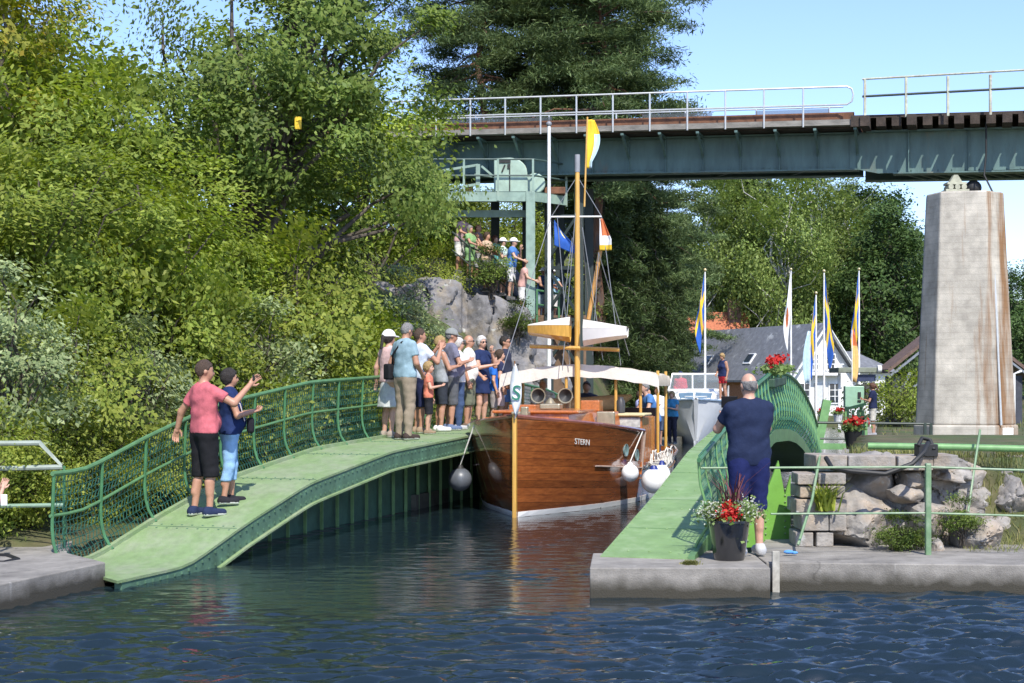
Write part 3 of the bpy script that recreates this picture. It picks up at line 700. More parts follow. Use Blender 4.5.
def hedge(src, px, o, dz, sc, rz, lab): put(src, px, rowY(px, o), dz, sc, rz, lab, GB)
hedge(sv, 4, 1.3, 0, .85, .3, 'silvery willow shrub at the left edge, above the quay')
hedge(hz, 30, .75, -.1, .40, 2.0, 'low hazel bush directly behind the grey quay railing')
hedge(hz, 92, .85, -.1, .42, 3.9, 'low hazel bush hugging the first balusters of the footbridge')
hedge(hz, -30, .9, -.1, .5, 5.0, 'low hazel bush at the very left edge behind the quay')
hedge(hz, 160, .9, -.2, .42, .7, 'low hazel bush between the first balusters and the man in the red shirt')
hedge(hz, 70, 1.5, -.2, .78, 1.0, 'yellow-green hazel shrub behind the low end of the footbridge')
hedge(sv, 142, 1.4, -.2, .82, 2.0, 'silvery shrub directly left of the man in the red shirt')
hedge(hz, 205, 1.7, -.3, .92, 2.2, 'bright hazel shrub behind the man in the red shirt')
hedge(sv, 262, 1.5, -.3, 1.0, 4.0, 'tall silvery willow shrub just right of the woman in navy')
hedge(hz, 316, 1.8, -.4, 1.0, 3.4, 'hazel shrub behind the middle of the footbridge railing')
hedge(hz, 366, 1.9, -.5, .95, 4.6, 'hazel shrub behind the woman in the white cap')
put(sv, 398, 34.5, .3, 1.0, .5, 'pale willow shrub between the oak and the rock outcrop', GB)
put(hz, 425, 36.0, -.6, .70, 5.6, 'low hazel shrub in front of the foot of the rock outcrop', GB)
put(hz, 0, 22.5, 0, 1.1, 4.1, 'hazel shrub behind the quay railing at the left edge', GB)
put(mp_, 55, 22.5, -.2, .78, .2, 'round bright maple above the quay railing', GB)
put(mp_, 130, 24.5, -.3, .86, 1.4, 'bright maple above and left of the man in the red shirt', GB)
put(hz, 290, 28.2, .2, 1.15, .9, 'yellowish hazel shrub at the foot of the big oak', GB)
put(mp_, 205, 27.5, -.4, .84, 2.9, 'maple just left of the oak trunk', GB)
put(mp_, 20, 27.0, .3, 1.08, 4.0, 'dense maple at the left edge above the shrubs', GB)
put(mp_, 98, 29.5, -.2, .98, 5.2, 'taller maple under the birch tops', GB)
put(mp_, 330, 31.5, -.8, .78, 3.7, 'low maple right of the oak trunk', GB)
put(mp_, 172, 33.0, -.8, .78, 2.2, 'maple behind and left of the oak crown', GB)
put(yl, -22, 32.5, .6, 1.04, 1.0, 'yellowing linden reaching the top left corner', GB)
put(yl, 34, 36.0, -2.0, .76, 3.0, 'yellowing linden next to the birches', GB)
put(mp_, 250, 36.5, .6, 1.12, .7, 'shaded maple behind the oak trunk', GB)
put(mp_, 360, 38.0, .4, 1.05, 1.7, 'shaded maple behind the right half of the oak crown', GB)
put(bi, 86, 46, 0, (12.6 - zt0(86, 46)) / 10.5, 0, 'drooping birch left of the sky gap, white stem', GB)
put(bi, 122, 47, 0, (12.0 - zt0(122, 47)) / 10.5, 2, 'second drooping birch, nearest to the sky gap', GB)
put(yl, -45, 27, .3, .95, 2, 'yellowing linden beyond the left edge', GB)
x = (237 - 512) * 31 / 1500
broadleaf('oak_tree', 'big old oak with a crooked dark trunk over the footbridge', (x, 31, gh(x, 31)), 12, 11.2, 3.15, 1.5, 46000, 'oak', .118, 96, .26, 1, off=(1.45, -.2), crad=.105)
# pines behind the bridge
GU = 'undergrowth on the slope below the bridge'
for s, px, Y, dz, sc, rz, lb in ((hz, 436, 43.5, -.4, .62, 1, 'shrub left of the spectators at the edge of the oak'), (mp_, 452, 52, -.3, .72, 2, 'shaded maple behind the leftmost spectators'), (hz, 490, 50, 0, 1.1, 3, 'shaded hazel shrub behind the machine platform legs'),
        (mp_, 512, 54, -.2, .8, 5, 'shaded maple glimpsed between the platform column and the trestle'), (hz, 540, 50, -.2, 1.0, .6, 'hazel shrub behind the two low spectators'), (mp_, 415, 47, -.4, .8, 4.4, 'maple under the left end of the machine platform')): put(s, px, Y, dz, sc, rz, lb, GU)
GP = 'pines behind the railway bridge'
def zt(px, Y): return gh((px - 512) * Y / 1500, Y)
pn = conifer('pine_tree', '', (0, 0, 0), 31, 17, 3.6, 6.2, 85000, 'pine', .21, nb=60)
put(pn, 600, 57, 0, 1.02, 2.6, 'tall pine with reddish trunk above the middle of the bridge', GP)
put(pn, 538, 60, .5, 1.02, 2.1, 'broad pine directly above the machine platform', GP)
put(pn, 470, 58, .0, 1.0, 4.0, 'pine half hidden behind the oak, left of the platform', GP)
put(pn, 594, 63, -2.2, .98, 1.2, 'pine standing at the edge of the open sky', GP)
sp = conifer('spruce_tree', '', (0, 0, 0), 32, 12, 2.6, .6, 70000, 'spruce', .20, nb=80, spruce=True, bark=BARK)
GS = 'dark conifers beyond the boats'
put(sp, 658, 66, -.5, .84, 0, 'dark spruce leaning over the far bank beside the slate roof', GS, z=.4)
put(sp, 640, 60, -.3, 1.0, 2, 'dark spruce behind the orange and white pennant', GS, z=.6)
put(sp, 604, 58, 0, 1.0, 4, 'dark spruce directly behind the boat mast', GS, z=1.2)
pl = conifer('pine_tree', '', (0, 0, 0), 33, 11.5, 2.9, 2.0, 60000, 'pine', .20, nb=56)
put(pl, 640, 68, 0, 1.05, 1, 'bushy pine under the bridge girder behind the spruces', GS, z=1.0)
put(pl, 668, 92, 0, 1.15, 3, 'bushy pine above the ridge of the slate roof', GS, z=.6)
put(pl, 590, 64, 0, .9, 5, 'bushy pine between mast and bridge tower', GS, z=2.5)
# hillside beyond the house
GF = 'trees on the hillside beyond the house'
fb = broadleaf('birch_tree', '', (0, 0, 0), 41, 14, 3.0, 1.5, 26000, 'birch', .19, 80, .16, 1, bark=WBARK, droop=True, crad=.14)
fd = broadleaf('alder_tree', '', (0, 0, 0), 42, 12, 3.2, .8, 26000, 'dark', .20, 80, .2, 1, crad=.15)
fp = conifer('pine_tree', '', (0, 0, 0), 43, 15, 2.8, 5.5, 16000, 'pine', .42, nb=36)
for s, px, Y, sc, rz, lb in ((fp, 752, 108, 1.1, 0, 'pine with a bare reddish trunk left of the white pennant'), (fp, 728, 112, 1.1, 2, 'pine with thin pale trunk behind the ridge'),
        (fb, 746, 106, 1.15, 1, 'pale birch rising behind the red tiled roof'), (fb, 778, 100, 1.22, 2.5, 'pale birch behind the white pennant'), (fb, 812, 104, 1.30, 4, 'tallest pale birch behind the gable'),
        (fp, 848, 118, 1.0, 4, 'distant pine showing above the birches below the girder'), (fb, 845, 108, 1.22, 5, 'pale birch between gable and dark alders'), (fd, 888, 100, 1.22, 0, 'dark alder left of the bridge pier, nearest to it'),
        (fd, 872, 112, 1.3, 2, 'tall dark alder behind the far flag'), (fd, 910, 108, 1.05, 3, 'dark alder partly hidden by the bridge pier'), (fd, 1012, 96, .82, 1, 'green tree right of the bridge pier'),
        (fd, 1046, 104, .9, 5, 'tree at the right edge beyond the pier'), (fb, 712, 104, 1.15, 3, 'birch at the left end of the far hillside'), (fd, 965, 116, 1.0, 4, 'alder behind the bridge pier'), (fb, 795, 122, 1.25, 1.5, 'birch higher up the far hillside'), (fd, 826, 128, 1.05, 5.5, 'alder highest up the far hillside')):
    put(s, px, Y, -.4, sc, rz, lb, GF)
fs = broadleaf('garden_shrub', 'leafy light green shrub behind the woman at the lock control', (0, 0, 0), 44, 2.6, 2.1, .0, 5000, 'maple', .14, 36, .05, 4, cat='shrub', crad=.2); put(fs, 897, 62, 0, .9, 0)
rb = broadleaf('rock_shrub', '', (0, 0, 0), 45, 1.7, .95, .0, 3600, 'bush', .09, 30, .03, 4, cat='shrub', crad=.2)
place(rb, 492, 42.5, 0, .70, 0, 'round green shrub on top of the rock outcrop', 'small shrubs among the rocks', z=at(492, 288, 42.5).z)
k = copy_tree(rb); place(k, 518, 41.5, 0, .55, 2, 'small green tuft shrub on the right face of the outcrop', 'small shrubs among the rocks', z=at(518, 335, 41.5).z)
k = copy_tree(rb); place(k, 896, 16.55, 0, .26, 1, 'leafy weed shrub at the foot of the biggest boulder', 'small shrubs among the rocks', z=.26)
k = copy_tree(rb); place(k, 912, 16.6, 0, .24, 3, 'weed shrub next to the railing post', 'small shrubs among the rocks', z=.26)
k = copy_tree(rb); place(k, 962, 16.75, 0, .26, 5, 'dark weed shrub above the smooth boulder', 'small shrubs among the rocks', z=.42)
def blades(name, n, fn, label, h, m='grass', cat='grass', w=.016):
    g = np.random.default_rng(n); P = fn(g, n); P = P[~np.isnan(P).any(1)]; n = len(P)
    a = g.uniform(0, 6.28, n); L = h * g.uniform(.5, 1.3, n); d = np.stack([np.cos(a), np.sin(a), 0 * a], 1); s = np.stack([-np.sin(a), np.cos(a), 0 * a], 1) * w * .5; z = np.array([0, 0, 1.])
    mid = P + d * (L * .2)[:, None] + z * (L * .6)[:, None]; tp = P + d * (L * .6)[:, None] + z * (L * .9)[:, None]
    V = np.stack([P - s, P + s, mid + s * .7, mid - s * .7, tp - s * .1, tp + s * .1], 1).reshape(-1, 3)
    i = np.arange(n)[:, None] * 6; Fq = np.concatenate([i + np.array([[0, 1, 2, 3]]), i + np.array([[3, 2, 5, 4]])])
    o = npmesh(name, V, Fq, LM[m]); return tag(o, label, cat, kind='stuff')
def slope_grass(g, n):
    x = g.uniform(4.3, 8.5, n); y = g.uniform(16.3, 19.5, n); k = vnoise(x * 1.7, y * 1.7, 3, 9); x = np.where(k > -.05, x, np.nan)
    return np.stack([x, y, ground_h(np.nan_to_num(x, nan=5), y) - .03], 1)
blades('grass', 7000, slope_grass, 'dry yellow-green grass on the slope right of the boulders', .16, w=.010)
def terr_grass(g, n):
    x = g.uniform(4, 30, n); y = g.uniform(37, 90, n); k = vnoise(x * .5, y * .5, 3, 9); x = np.where((k > 0) & (x > XR(y) + 1), x, np.nan)
    return np.stack([x, y, ground_h(np.nan_to_num(x, nan=5), y) - .03], 1)
blades('grass', 12000, terr_grass, 'short patchy grass on the level bank towards the house', .2, w=.03)
def tuft(cx, cy, cz, r): return lambda g, n: np.stack([cx + g.normal(size=n) * r, cy + g.normal(size=n) * r, np.full(n, cz)], 1)
blades('moss_tuft', 500, tuft(1.80, 15.15, QZ - .01, .035), 'small green moss tuft on the concrete quay block', .045, cat='moss')['kind'] = 'thing'
blades('fern', 130, tuft(3.52, 16.86, .70, .05), 'bright green fern hanging from the squared stone wall', .3, 'hazel', 'fern', .035)['kind'] = 'thing'
# ------------------------------------------------------------------ built things
def text_mesh(name, s, size, m, parent=None, ext=.003):
    cu = bpy.data.curves.new('lettering', 'FONT'); cu.body = s; cu.size = size; cu.extrude = ext; cu.align_x = 'CENTER'; cu.align_y = 'CENTER'
    t = bpy.data.objects.new('lettering_tmp', cu); COL.objects.link(t); dg = bpy.context.evaluated_depsgraph_get()
    me = bpy.data.meshes.new_from_object(t.evaluated_get(dg)); bpy.data.objects.remove(t); me.materials.clear(); me.materials.append(m)
    return link(name, me, parent)
GDECK = mat('green_deck_paint', (.205, .295, .13), .65, .14, 9, .3, 50, col2=(.27, .315, .20), c2=(.42, .70), c2scale=2.6, stretch=(1, .6, 1))
GPLATE = mat('green_plate_paint', (.19, .30, .115), .55, .16, 4, .2, 12, col2=(.25, .32, .18), c2=(.5, .75), c2scale=2)
GRAIL = mat('green_rail_paint', (.055, .165, .07), .45, .2, 8); GRAIL2 = mat('light_green_rail_paint', (.15, .30, .11), .45, .2, 8)
GRAILM = mat('mid_green_rail_paint', (.09, .20, .085), .45, .2, 8); GWEB = mat('dark_green_steel', (.085, .165, .105), .5, .3, 4, .2, 10); NET = mat('teal_wire_net', (.03, .13, .10), .6, .2, 10); NETL = mat('teal_mesh_cloth', (.035, .17, .13), .6, .2, 10)
GEDGE = mat('green_steel_edge', (.10, .20, .08), .5, .25, 6, .2, 20)
def smooth_prof(pts):
    L = np.array([p[0] for p in pts], float); z = np.array([p[1] for p in pts], float)
    q = np.linspace(L[0], L[-1], 400); f = np.interp(q, L, z); k = np.exp(-np.linspace(-2.2, 2.2, 21) ** 2); k /= k.sum()
    fp = np.concatenate([f[0] + (f[0] - f[1:11][::-1]) * 1.0, f, f[-1] + (f[-1] - f[-11:-1][::-1])]); s = np.convolve(fp, k, 'valid')
    return lambda x: np.interp(x, q, s)
class Leaf:
    def __init__(s, P0, d, n, w, prof):
        s.P0 = Vector(P0 + (0,)); s.d = Vector(d + (0,)).normalized(); s.n = Vector(n + (0,)).normalized(); s.w = w; s.z = smooth_prof(prof); s.Lm = prof[-1][0]
    def __call__(s, L, e, dz=0.):
        p = s.P0 + s.d * L + s.n * e; return Vector((p.x, p.y, float(s.z(L)) + dz))
    def at(s, x, y): return float(s.z((Vector((x, y, 0)) - s.P0).dot(s.d)))
LL = Leaf((-4.05, 15.4), (.306, .952), (-.952, .306), 1.25, [(0, .10), (1.42, .10), (2.83, .46), (4.56, .83), (7.4, 1.13), (11.1, 1.26), (14, 1.27), (17, 1.2), (20, 1.0), (23, .6)])
RL = Leaf((.93, 15.8), (.267, .964), (.964, -.267), .95, [(0, .31), (3.17, .72), (6, 1.16), (8.5, 1.38), (11, 1.32), (12.5, 1.22), (14, 1.05), (16.5, .64), (18, .25)])
def leafdeck(b, F, e0, e1, z0, z1, La=0., Lb=None, skew=0., ne=7, n=90):
    Lb = F.Lm if Lb is None else Lb; rings = []
    for i in range(n + 1):
        t = i / n; top = []; bot = []
        for k in range(ne):
            u = k / (ne - 1); e = e0 + (e1 - e0) * u; La_ = La + skew * u; L = La_ + (Lb - La_) * t
            top.append(F(L, e, z1)); bot.append(F(L, e, z0))
        rings.append(top + bot[::-1])
    b.loft(rings, True, True)
# --- crowded footbridge on the left
fb_ = thing('footbridge', 'green arched steel footbridge crowded with onlookers', 'footbridge', (0, 0, 0))
b = MB(); leafdeck(b, LL, 0, LL.w, -.03, 0, 0, None, .9); b.build('deck', GDECK, fb_, 35)
b = MB()
for L in np.arange(2.6, 22, 2.2):
    b.bar(LL(L, .03, .002), LL(L, LL.w - .03, .002), .014, .004)
    for e_ in np.arange(.1, LL.w, .14):
        for q in (-.06, .06): b.box(LL(L + q, e_, .003), (.022, .022, .008))
b.build('deck_seam', GWEB, fb_)['kind'] = 'stuff'
b = MB(); leafdeck(b, LL, LL.w - .03, LL.w + .03, -.1, .05, .9, None, 0, 2); b.build('kerb_angle', GDECK, fb_)
b = MB(); leafdeck(b, LL, .012, .10, -.27, -.032, .1, None, 0, 2)
for i in range(150):
    L = .4 + i * .15; p = LL(L, .006, -.08); b.box(p, (.025, .02, .03), Matrix.Rotation(math.atan2(LL.d.y, LL.d.x), 3, 'Z')); p = LL(L, .006, -.22); b.box(p, (.025, .02, .03), Matrix.Rotation(math.atan2(LL.d.y, LL.d.x), 3, 'Z'))
b.build('edge_beam', GWEB, fb_)
b = MB(); leafdeck(b, LL, -.04, .16, -.295, -.272, .3, None, 0, 2); b.build('lower_flange', GDECK, fb_)
b = MB()
rings = []
for i in range(61):
    L = 2.9 + (LL.Lm - 2.9) * i / 60; a = LL(L, .85, -.06); c = LL(L, .90, -.06); rings.append([Vector((a.x, a.y, -.4)), a, c, Vector((c.x, c.y, -.4))])
b.loft(rings, True, True); b.build('side_girder', GWEB, fb_, 30)
b = MB()
for i in range(36):
    L = 3.3 + i * .55
    if L > LL.Lm - .2: break
    a = LL(L, .79, -.06); q = Vector((a.x, a.y, -.35)); b.bar(q, a, .022, .05, LL.n)
b.build('girder_stiffener', mat('mid_green_steel', (.22, .38, .16), .5, .25, 5), fb_)['kind'] = 'stuff'
b = MB(); leafdeck(b, LL, .9, LL.w, -.5, -.06, 2.4, None, 0, 2); b.build('inner_girder', GWEB, fb_)
e = LL.w
prof_b = [(0, .0), (.05, .05), (.11, .14), (.15, .27), (.165, .42), (.16, .58), (.15, .8), (.14, 1.02)]
Lp = .85
while Lp < LL.Lm - .3:
    b = MB(); b.tube([LL(Lp, e + x - .04, z) for x, z in prof_b], .020, 7); b.build('baluster', GRAIL, fb_, True); Lp += .95
n = 70; hrp = [LL(.82 + (LL.Lm - 1.1) * i / n, e + .10, 1.03) for i in range(n + 1)]; mrp = [LL(.82 + (LL.Lm - 1.1) * i / n, e + .13, .56) for i in range(n + 1)]
b = MB(); b.tube(hrp, .028, 8); b.build('handrail', GRAILM, fb_, True)
b = MB(); b.tube(mrp, .019, 8); b.build('middle_rail', GRAILM, fb_, True)
def netting(F, e, La, Lb, par, m, dl=.07, r=.0058, prof=prof_b):
    b = MB(); zz = np.linspace(0.04, 1.0, 14); xo = lambda z: float(np.interp(z, [p[1] for p in prof], [p[0] for p in prof])) - .02
    for z in zz:
        pts = [F(La + (Lb - La) * i / 60, e + xo(z), z) for i in range(61)]
        b.tube(pts, r, 3, False)
    L = La
    while L < Lb:
        b.tube([F(L + .5 * dl * (k % 2), e + xo(z), z) for k, z in enumerate(zz)], r, 3, False); L += dl
    return b.build('netting', m, par)
netting(LL, e, .85, LL.Lm - .4, fb_, NET)
# --- arched footbridge on the right
rb_ = thing('arched_footbridge', 'empty green arched footbridge plate rising behind the man filming', 'footbridge', (0, 0, 0))
b = MB(); leafdeck(b, RL, 0, RL.w, -.045, 0, 0, None); b.build('deck_plate', GPLATE, rb_, 35)
b = MB()
for i in range(60):
    L = .25 + i * .27
    for k in ((.03, RL.w - .04) if i % 4 else (.03, .25, .48, .7, RL.w - .04)): b.ball(RL(L, k, .002), .016, 4, (1, 1, .6))
b.build('rivets', GPLATE, rb_, True)['kind'] = 'stuff'
b = MB()
for L in (1.35, 2.95, 4.55, 6.15, 7.75): b.bar(RL(L, .01, .002), RL(L, RL.w - .03, .002), .012, .004)
b.build('deck_seam', GEDGE, rb_)
b = MB(); leafdeck(b, RL, RL.w - .02, RL.w + .05, -.17, .03, 0, None, 0, 2); b.build('edge_beam', GEDGE, rb_)
b = MB(); leafdeck(b, RL, -.01, .03, -1.7, -.05, .4, 15.5, 0, 2, 60); b.build('side_girder', GWEB, rb_)
prr = [(0, .0), (.05, .10), (.15, .26), (.14, .45), (.07, .70), (.05, .95)]
Lp = .38
while Lp < RL.Lm:
    b = MB(); b.tube([RL(Lp, RL.w + x - .02, z) for x, z in prr], .016 if Lp > 4 else .014, 6); b.build('baluster', GRAIL2, rb_, True); Lp += .44
b = MB(); b.tube([RL(.3 + (RL.Lm - .3) * i / 60, RL.w + .05, .97) for i in range(61)], .026, 8); b.build('handrail', GRAIL, rb_, True)
netting(RL, RL.w, .38, RL.Lm, rb_, NETL, .075, .0042, prr)
b = MB(); b.bar(RL(RL.Lm, RL.w + .05, -.2), RL(RL.Lm, RL.w + .05, 1.0), .09); b.build('end_post', GRAIL2, rb_, False, .01)
# steel plate under the arch, upper edge notched in the shape of cast shadow spikes
b = MB(); A, B_ = Vector((2.44, 17.6, .0)), Vector((3.30, 17.75, .0)); poly = [(0, .2), (.87, .2), (.87, 1.05), (.80, .80), (.72, 1.22), (.60, .92), (.52, 1.22), (.38, .85), (.30, 1.18), (.2, .9), (0, 1.1)]
dd_ = (B_ - A).normalized(); nn_ = Vector((-dd_.y, dd_.x, 0))
b.prism(poly, lambda x, y, k: A + dd_ * x + nn_ * (.03 * k) + Vector((0, 0, y)))
o = b.build('steel_plate', mat('bright_green_plate', (.16, .36, .06), .45, .12, 3, .15, 8)); tag(o, 'bright green riveted steel plate with a top edge shaped as shadow spikes under the arch', 'steel plate')
b = MB()
for x in (.12, .34, .56, .80):
    for i in range(9): b.ball(A + dd_ * x - nn_ * .004 + Vector((0, 0, .28 + i * .075)), .013, 4)
b.build('rivets', GPLATE, o, True)['kind'] = 'stuff'
# --- quay railings
GP_ = mat('pale_green_pipe', (.15, .25, .13), .45, .2, 8, col2=(.24, .29, .20), c2=(.5, .7))
qr = thing('quay_railing', 'two-rail pale green pipe railing in front of the boulders', 'railing', (0, 0, 0))
p0, p1, p2 = Vector((2.0, 15.9, 1.23)), at(928, 467, 16.1), at(1060, 471.5, 15.9)
b = MB(); b.tube([p0, p1, p2], .013, 8); b.build('top_rail', GP_, qr, True)
b = MB(); b.tube([at(700, 511, 15.95) if False else Vector((2.75, 15.95, .74)), at(928, 513, 16.1), at(1060, 517, 15.9)], .011, 8); b.build('lower_rail', GP_, qr, True)
for px in (928, 1090): q = at(px, 466, 16.1); b = MB(); b.bar((q.x, q.y, QZ - .02), q + Vector((0, 0, .03)), .062); b.build('post', GP_, qr, False, .012)
b = MB(); b.tube([at(798, 545, 16.2), at(812, 500, 16.6), at(820, 455, 17.1)], .016, 6); tag(b.build('leaning_pipe', GP_, None, True), 'thin pale pipe leaning against the squared stone wall', 'pipe')
b = MB(); b.tube([at(968, 512, 17.2), at(974, 470, 17.4), at(980, 430, 17.8)], .014, 6); tag(b.build('slope_stake', GP_, None, True), 'thin green stake standing in the grass slope', 'stake')
b = MB(); b.tube([at(868, 446, 18.2), at(950, 447, 18.0), at(1070, 450, 17.7)], .042, 10); tag(b.build('green_pipe', GRAIL2, None, True), 'thick green pipe lying along the terrace edge under the pier', 'pipe')
b = MB(); b.tube([at(826, 458, 16.9), at(832, 468, 16.7), at(850, 471, 16.6), at(885, 474, 16.6), at(912, 464, 16.6), at(924, 452, 16.7), at(928, 443, 16.9)], .028, 8); tag(b.build('black_hose', mat('black_rubber', (.015, .015, .015), .6), None, True), 'black hose slung across the top of the boulders', 'hose')
b = MB(); b.box(at(926, 450, 17.1), (.22, .2, .14)); b.tube([at(918, 446, 17.0), at(922, 438, 17.1), at(930, 440, 17.1), at(934, 450, 17.0)], .025, 8); tag(b.build('rope_bundle', mat('black_rubber', (.015, .015, .015)), None, True, .03), 'dark bundle of hose tied over the green pipe', 'hose')
dk = mat('dark_rail_paint', (.03, .045, .035), .5, .2, 8)
dr = thing('far_railing', 'low dark green pipe railing in front of the woman at the lock', 'railing', (0, 0, 0))
q = [at(x, 422.5 + (x - 808) * .012, 36) for x in (808, 870, 931)]; b = MB(); b.tube(q, .03, 8); b.build('top_rail', dk, dr, True)
q = [at(x, 438.5 + (x - 808) * .01, 36) for x in (808, 870, 931)]; b = MB(); b.tube(q, .025, 8); b.build('lower_rail', dk, dr, True)
for x in (811, 866, 925, 931): b = MB(); p = at(x, 423, 36); b.bar((p.x, p.y, .35), p, .06); b.build('post', GRAIL2 if x == 866 else dk, dr)
# left quay: grey pipe gate end
gl = mat('pale_grey_pipe', (.27, .31, .26), .5, .2, 8)
lr = thing('quay_railing', 'grey pipe railing with a slanted end at the left edge', 'railing', (0, 0, 0)); Yq = 17.15
b = MB(); b.tube([at(-60, 444, Yq), at(40, 443, Yq), at(63, 467, Yq), at(-60, 470, Yq)], .031, 8); b.build('top_loop', gl, lr, True)
b = MB(); b.tube([at(-60, 507, Yq), at(64, 505, Yq)], .024, 8); b.build('lower_rail', mat('grey_green_pipe', (.20, .30, .22), .5, .2), lr, True)
for x in (-50, 64): b = MB(); b.tube([at(x, 466, Yq), at(x, 556, Yq)], .018, 8); b.build('post', GRAIL, lr, True)
b = MB(); b.tube([at(-20 + 0, 556, 16.4), at(8, 556, 16.3), at(18, 560, 16.0), at(4, 563, 15.8), at(-20, 564, 15.8)], .03, 8); tag(b.build('black_hose', mat('black_rubber', (.01, .01, .01)), None, True), 'black rubber loop lying on the left quay corner', 'hose')
# --- railway bridge
A3, e3, n3 = Vector((-2.29, 43.5, 0)), Vector((.956, -.293, 0)).normalized(), Vector((-.293, -.956, 0)).normalized()
zed = lambda s: 9.32 - .0243 * s
def BR(s, off, dz): p = A3 + e3 * s + n3 * off; return Vector((p.x, p.y, zed(s) + dz))
def bbox_(b, s0, s1, o0, o1, z0, z1):
    v = [BR(s, o, z) for s in (s0, s1) for o in (o0, o1) for z in (z0, z1)]
    b.add(v, [(0, 1, 3, 2), (4, 6, 7, 5), (0, 4, 5, 1), (2, 3, 7, 6), (0, 2, 6, 4), (1, 5, 7, 3)])
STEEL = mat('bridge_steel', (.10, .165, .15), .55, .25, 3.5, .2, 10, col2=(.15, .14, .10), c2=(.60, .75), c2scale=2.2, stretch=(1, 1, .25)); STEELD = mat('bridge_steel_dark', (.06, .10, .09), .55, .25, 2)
WOODG = mat('grey_deck_plank', (.22, .205, .18), .85, .35, 5, .4, 18, stretch=(.3, 1, 1)); SLEEP = mat('tarred_sleeper', (.05, .036, .027), .85, .5, 4, .4, 14); GALV = mat('galvanised_rail', (.55, .56, .55), .4, .1, 8, metal=.3); RUST = mat('rusty_iron', (.16, .07, .035), .8, .4, 4, .4, 14)
br = thing('railway_bridge', 'dark green steel railway bridge crossing above the boat', 'bridge', (0, 0, 0))
b = MB(); bbox_(b, -16, 12.0, -1.02, -.98, -1.02, -.02); s = -15.6
while s < 12: bbox_(b, s, s + .02, -.98, -.88, -1.0, -.04); s += 1.06
bbox_(b, -16, 12.0, -1.2, -.8, -1.05, -1.022); bbox_(b, -16, 12, -1.2, -.8, -.06, -.024)
bbox_(b, -16, 12.0, -2.72, -2.68, -.95, -.02); bbox_(b, -16, 12.0, -2.9, -2.5, -.98, -.95); b.build('left_girder', STEEL, br)
b = MB(); s = -15.9
while s < 29:
    o_ = -.972 if s < 11.9 else -.992
    for z_ in ((-.10, -.95) if s < 11.9 else (-.12, -1.05)): bbox_(b, s, s + .05, o_, o_ + .02, z_, z_ + .05)
    s += .16
b.build('rivet_rows', STEEL, br)['kind'] = 'stuff'
b = MB(); s = -15.6
while s < 12: b.bar(BR(s, -.97, -.62), BR(s, -.05, -.05), .06, .07); bbox_(b, s - .04, s + .04, -.96, -.01, -.085, -.026); s += 1.06
b.build('deck_bracket', STEEL, br)['kind'] = 'stuff'
b = MB(); s = -15.5
while s < 12:   # cross frames under the deck
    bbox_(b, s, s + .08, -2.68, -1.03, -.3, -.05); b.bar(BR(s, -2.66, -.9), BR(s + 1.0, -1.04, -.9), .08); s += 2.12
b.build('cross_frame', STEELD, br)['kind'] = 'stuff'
b = MB(); bbox_(b, -16, 12.0, -.26, 0, .04, .19); b.build('edge_plank', WOODG, br)
b = MB(); bbox_(b, -16, 12, -3.3, -.31, 0, .20); b.build('walkway_floor', SLEEP, br)
b = MB()
for o_ in (-1.0, -2.4): bbox_(b, -16, 12.0, o_ - .04, o_ + .04, .2, .40)
bbox_(b, -16, 11.9, -.62, -.45, .202, .46); b.build('track_rail', RUST, br)
b = MB(); bbox_(b, -16, 11.6, -2.4, -2.34, .2, .78); b.build('water_trough_plate', mat('pale_galvanised_sheet', (.52, .54, .56), .4, .1, 3, metal=.3), br)
def rail_run(s0, s1, step, off, z0, ht, m, mm=None, loop=False):
    s = s0
    while s <= s1 + .01: b = MB(); b.tube([BR(s, off, z0), BR(s, off, ht)], .025, 6); b.build('railing_post', m, br, True); s += step
    b = MB()
    if loop: b.tube([BR(s0 - .2, off, ht), BR(s1 + .15, off, ht), BR(s1 + .28, off, ht - .07), BR(s1 + .32, off, ht - .22), BR(s1 + .28, off, ht - .40), BR(s1 + .15, off, ht - .48), BR(s0 - .2, off, ht - .48)], .025, 8); b.build('handrail', m, br, True)
    else:
        b.tube([BR(s0 - .1, off, ht), BR(s1 + .1, off, ht)], .022, 8); b.build('handrail', m, br, True)
        b = MB(); b.tube([BR(s0 - .1, off, z0 + (ht - z0) * .52), BR(s1 + .1, off, z0 + (ht - z0) * .52)], .025, 8); b.build('middle_rail', mm or m, br, True)
rail_run(-14.6, 11.6, 1.05, .03, .0, 1.06, GALV, None, True)
rail_run(-14.2, 11.3, 2.1, -3.2, .2, 1.10, GALV)
scr = bpy.data.materials.new('screen_mesh'); scr.use_nodes = True; nt = scr.node_tree; p = nt.nodes['Principled BSDF']; p.inputs['Base Color'].default_value = (.10, .11, .12, 1)
t_ = nd(nt, 'ShaderNodeBsdfTransparent'); mx = nd(nt, 'ShaderNodeMixShader', Fac=.42); nt.links.new(t_.outputs[0], mx.inputs[1]); nt.links.new(p.outputs[0], mx.inputs[2]); nt.links.new(mx.outputs[0], nt.nodes['Material Output'].inputs['Surface'])
for s0 in (-1.5, .6, 5.5, 8.9): b = MB(); bbox_(b, s0, s0 + 2.1, -3.17, -3.165, .62, 1.05); b.build('wire_screen', scr, br)
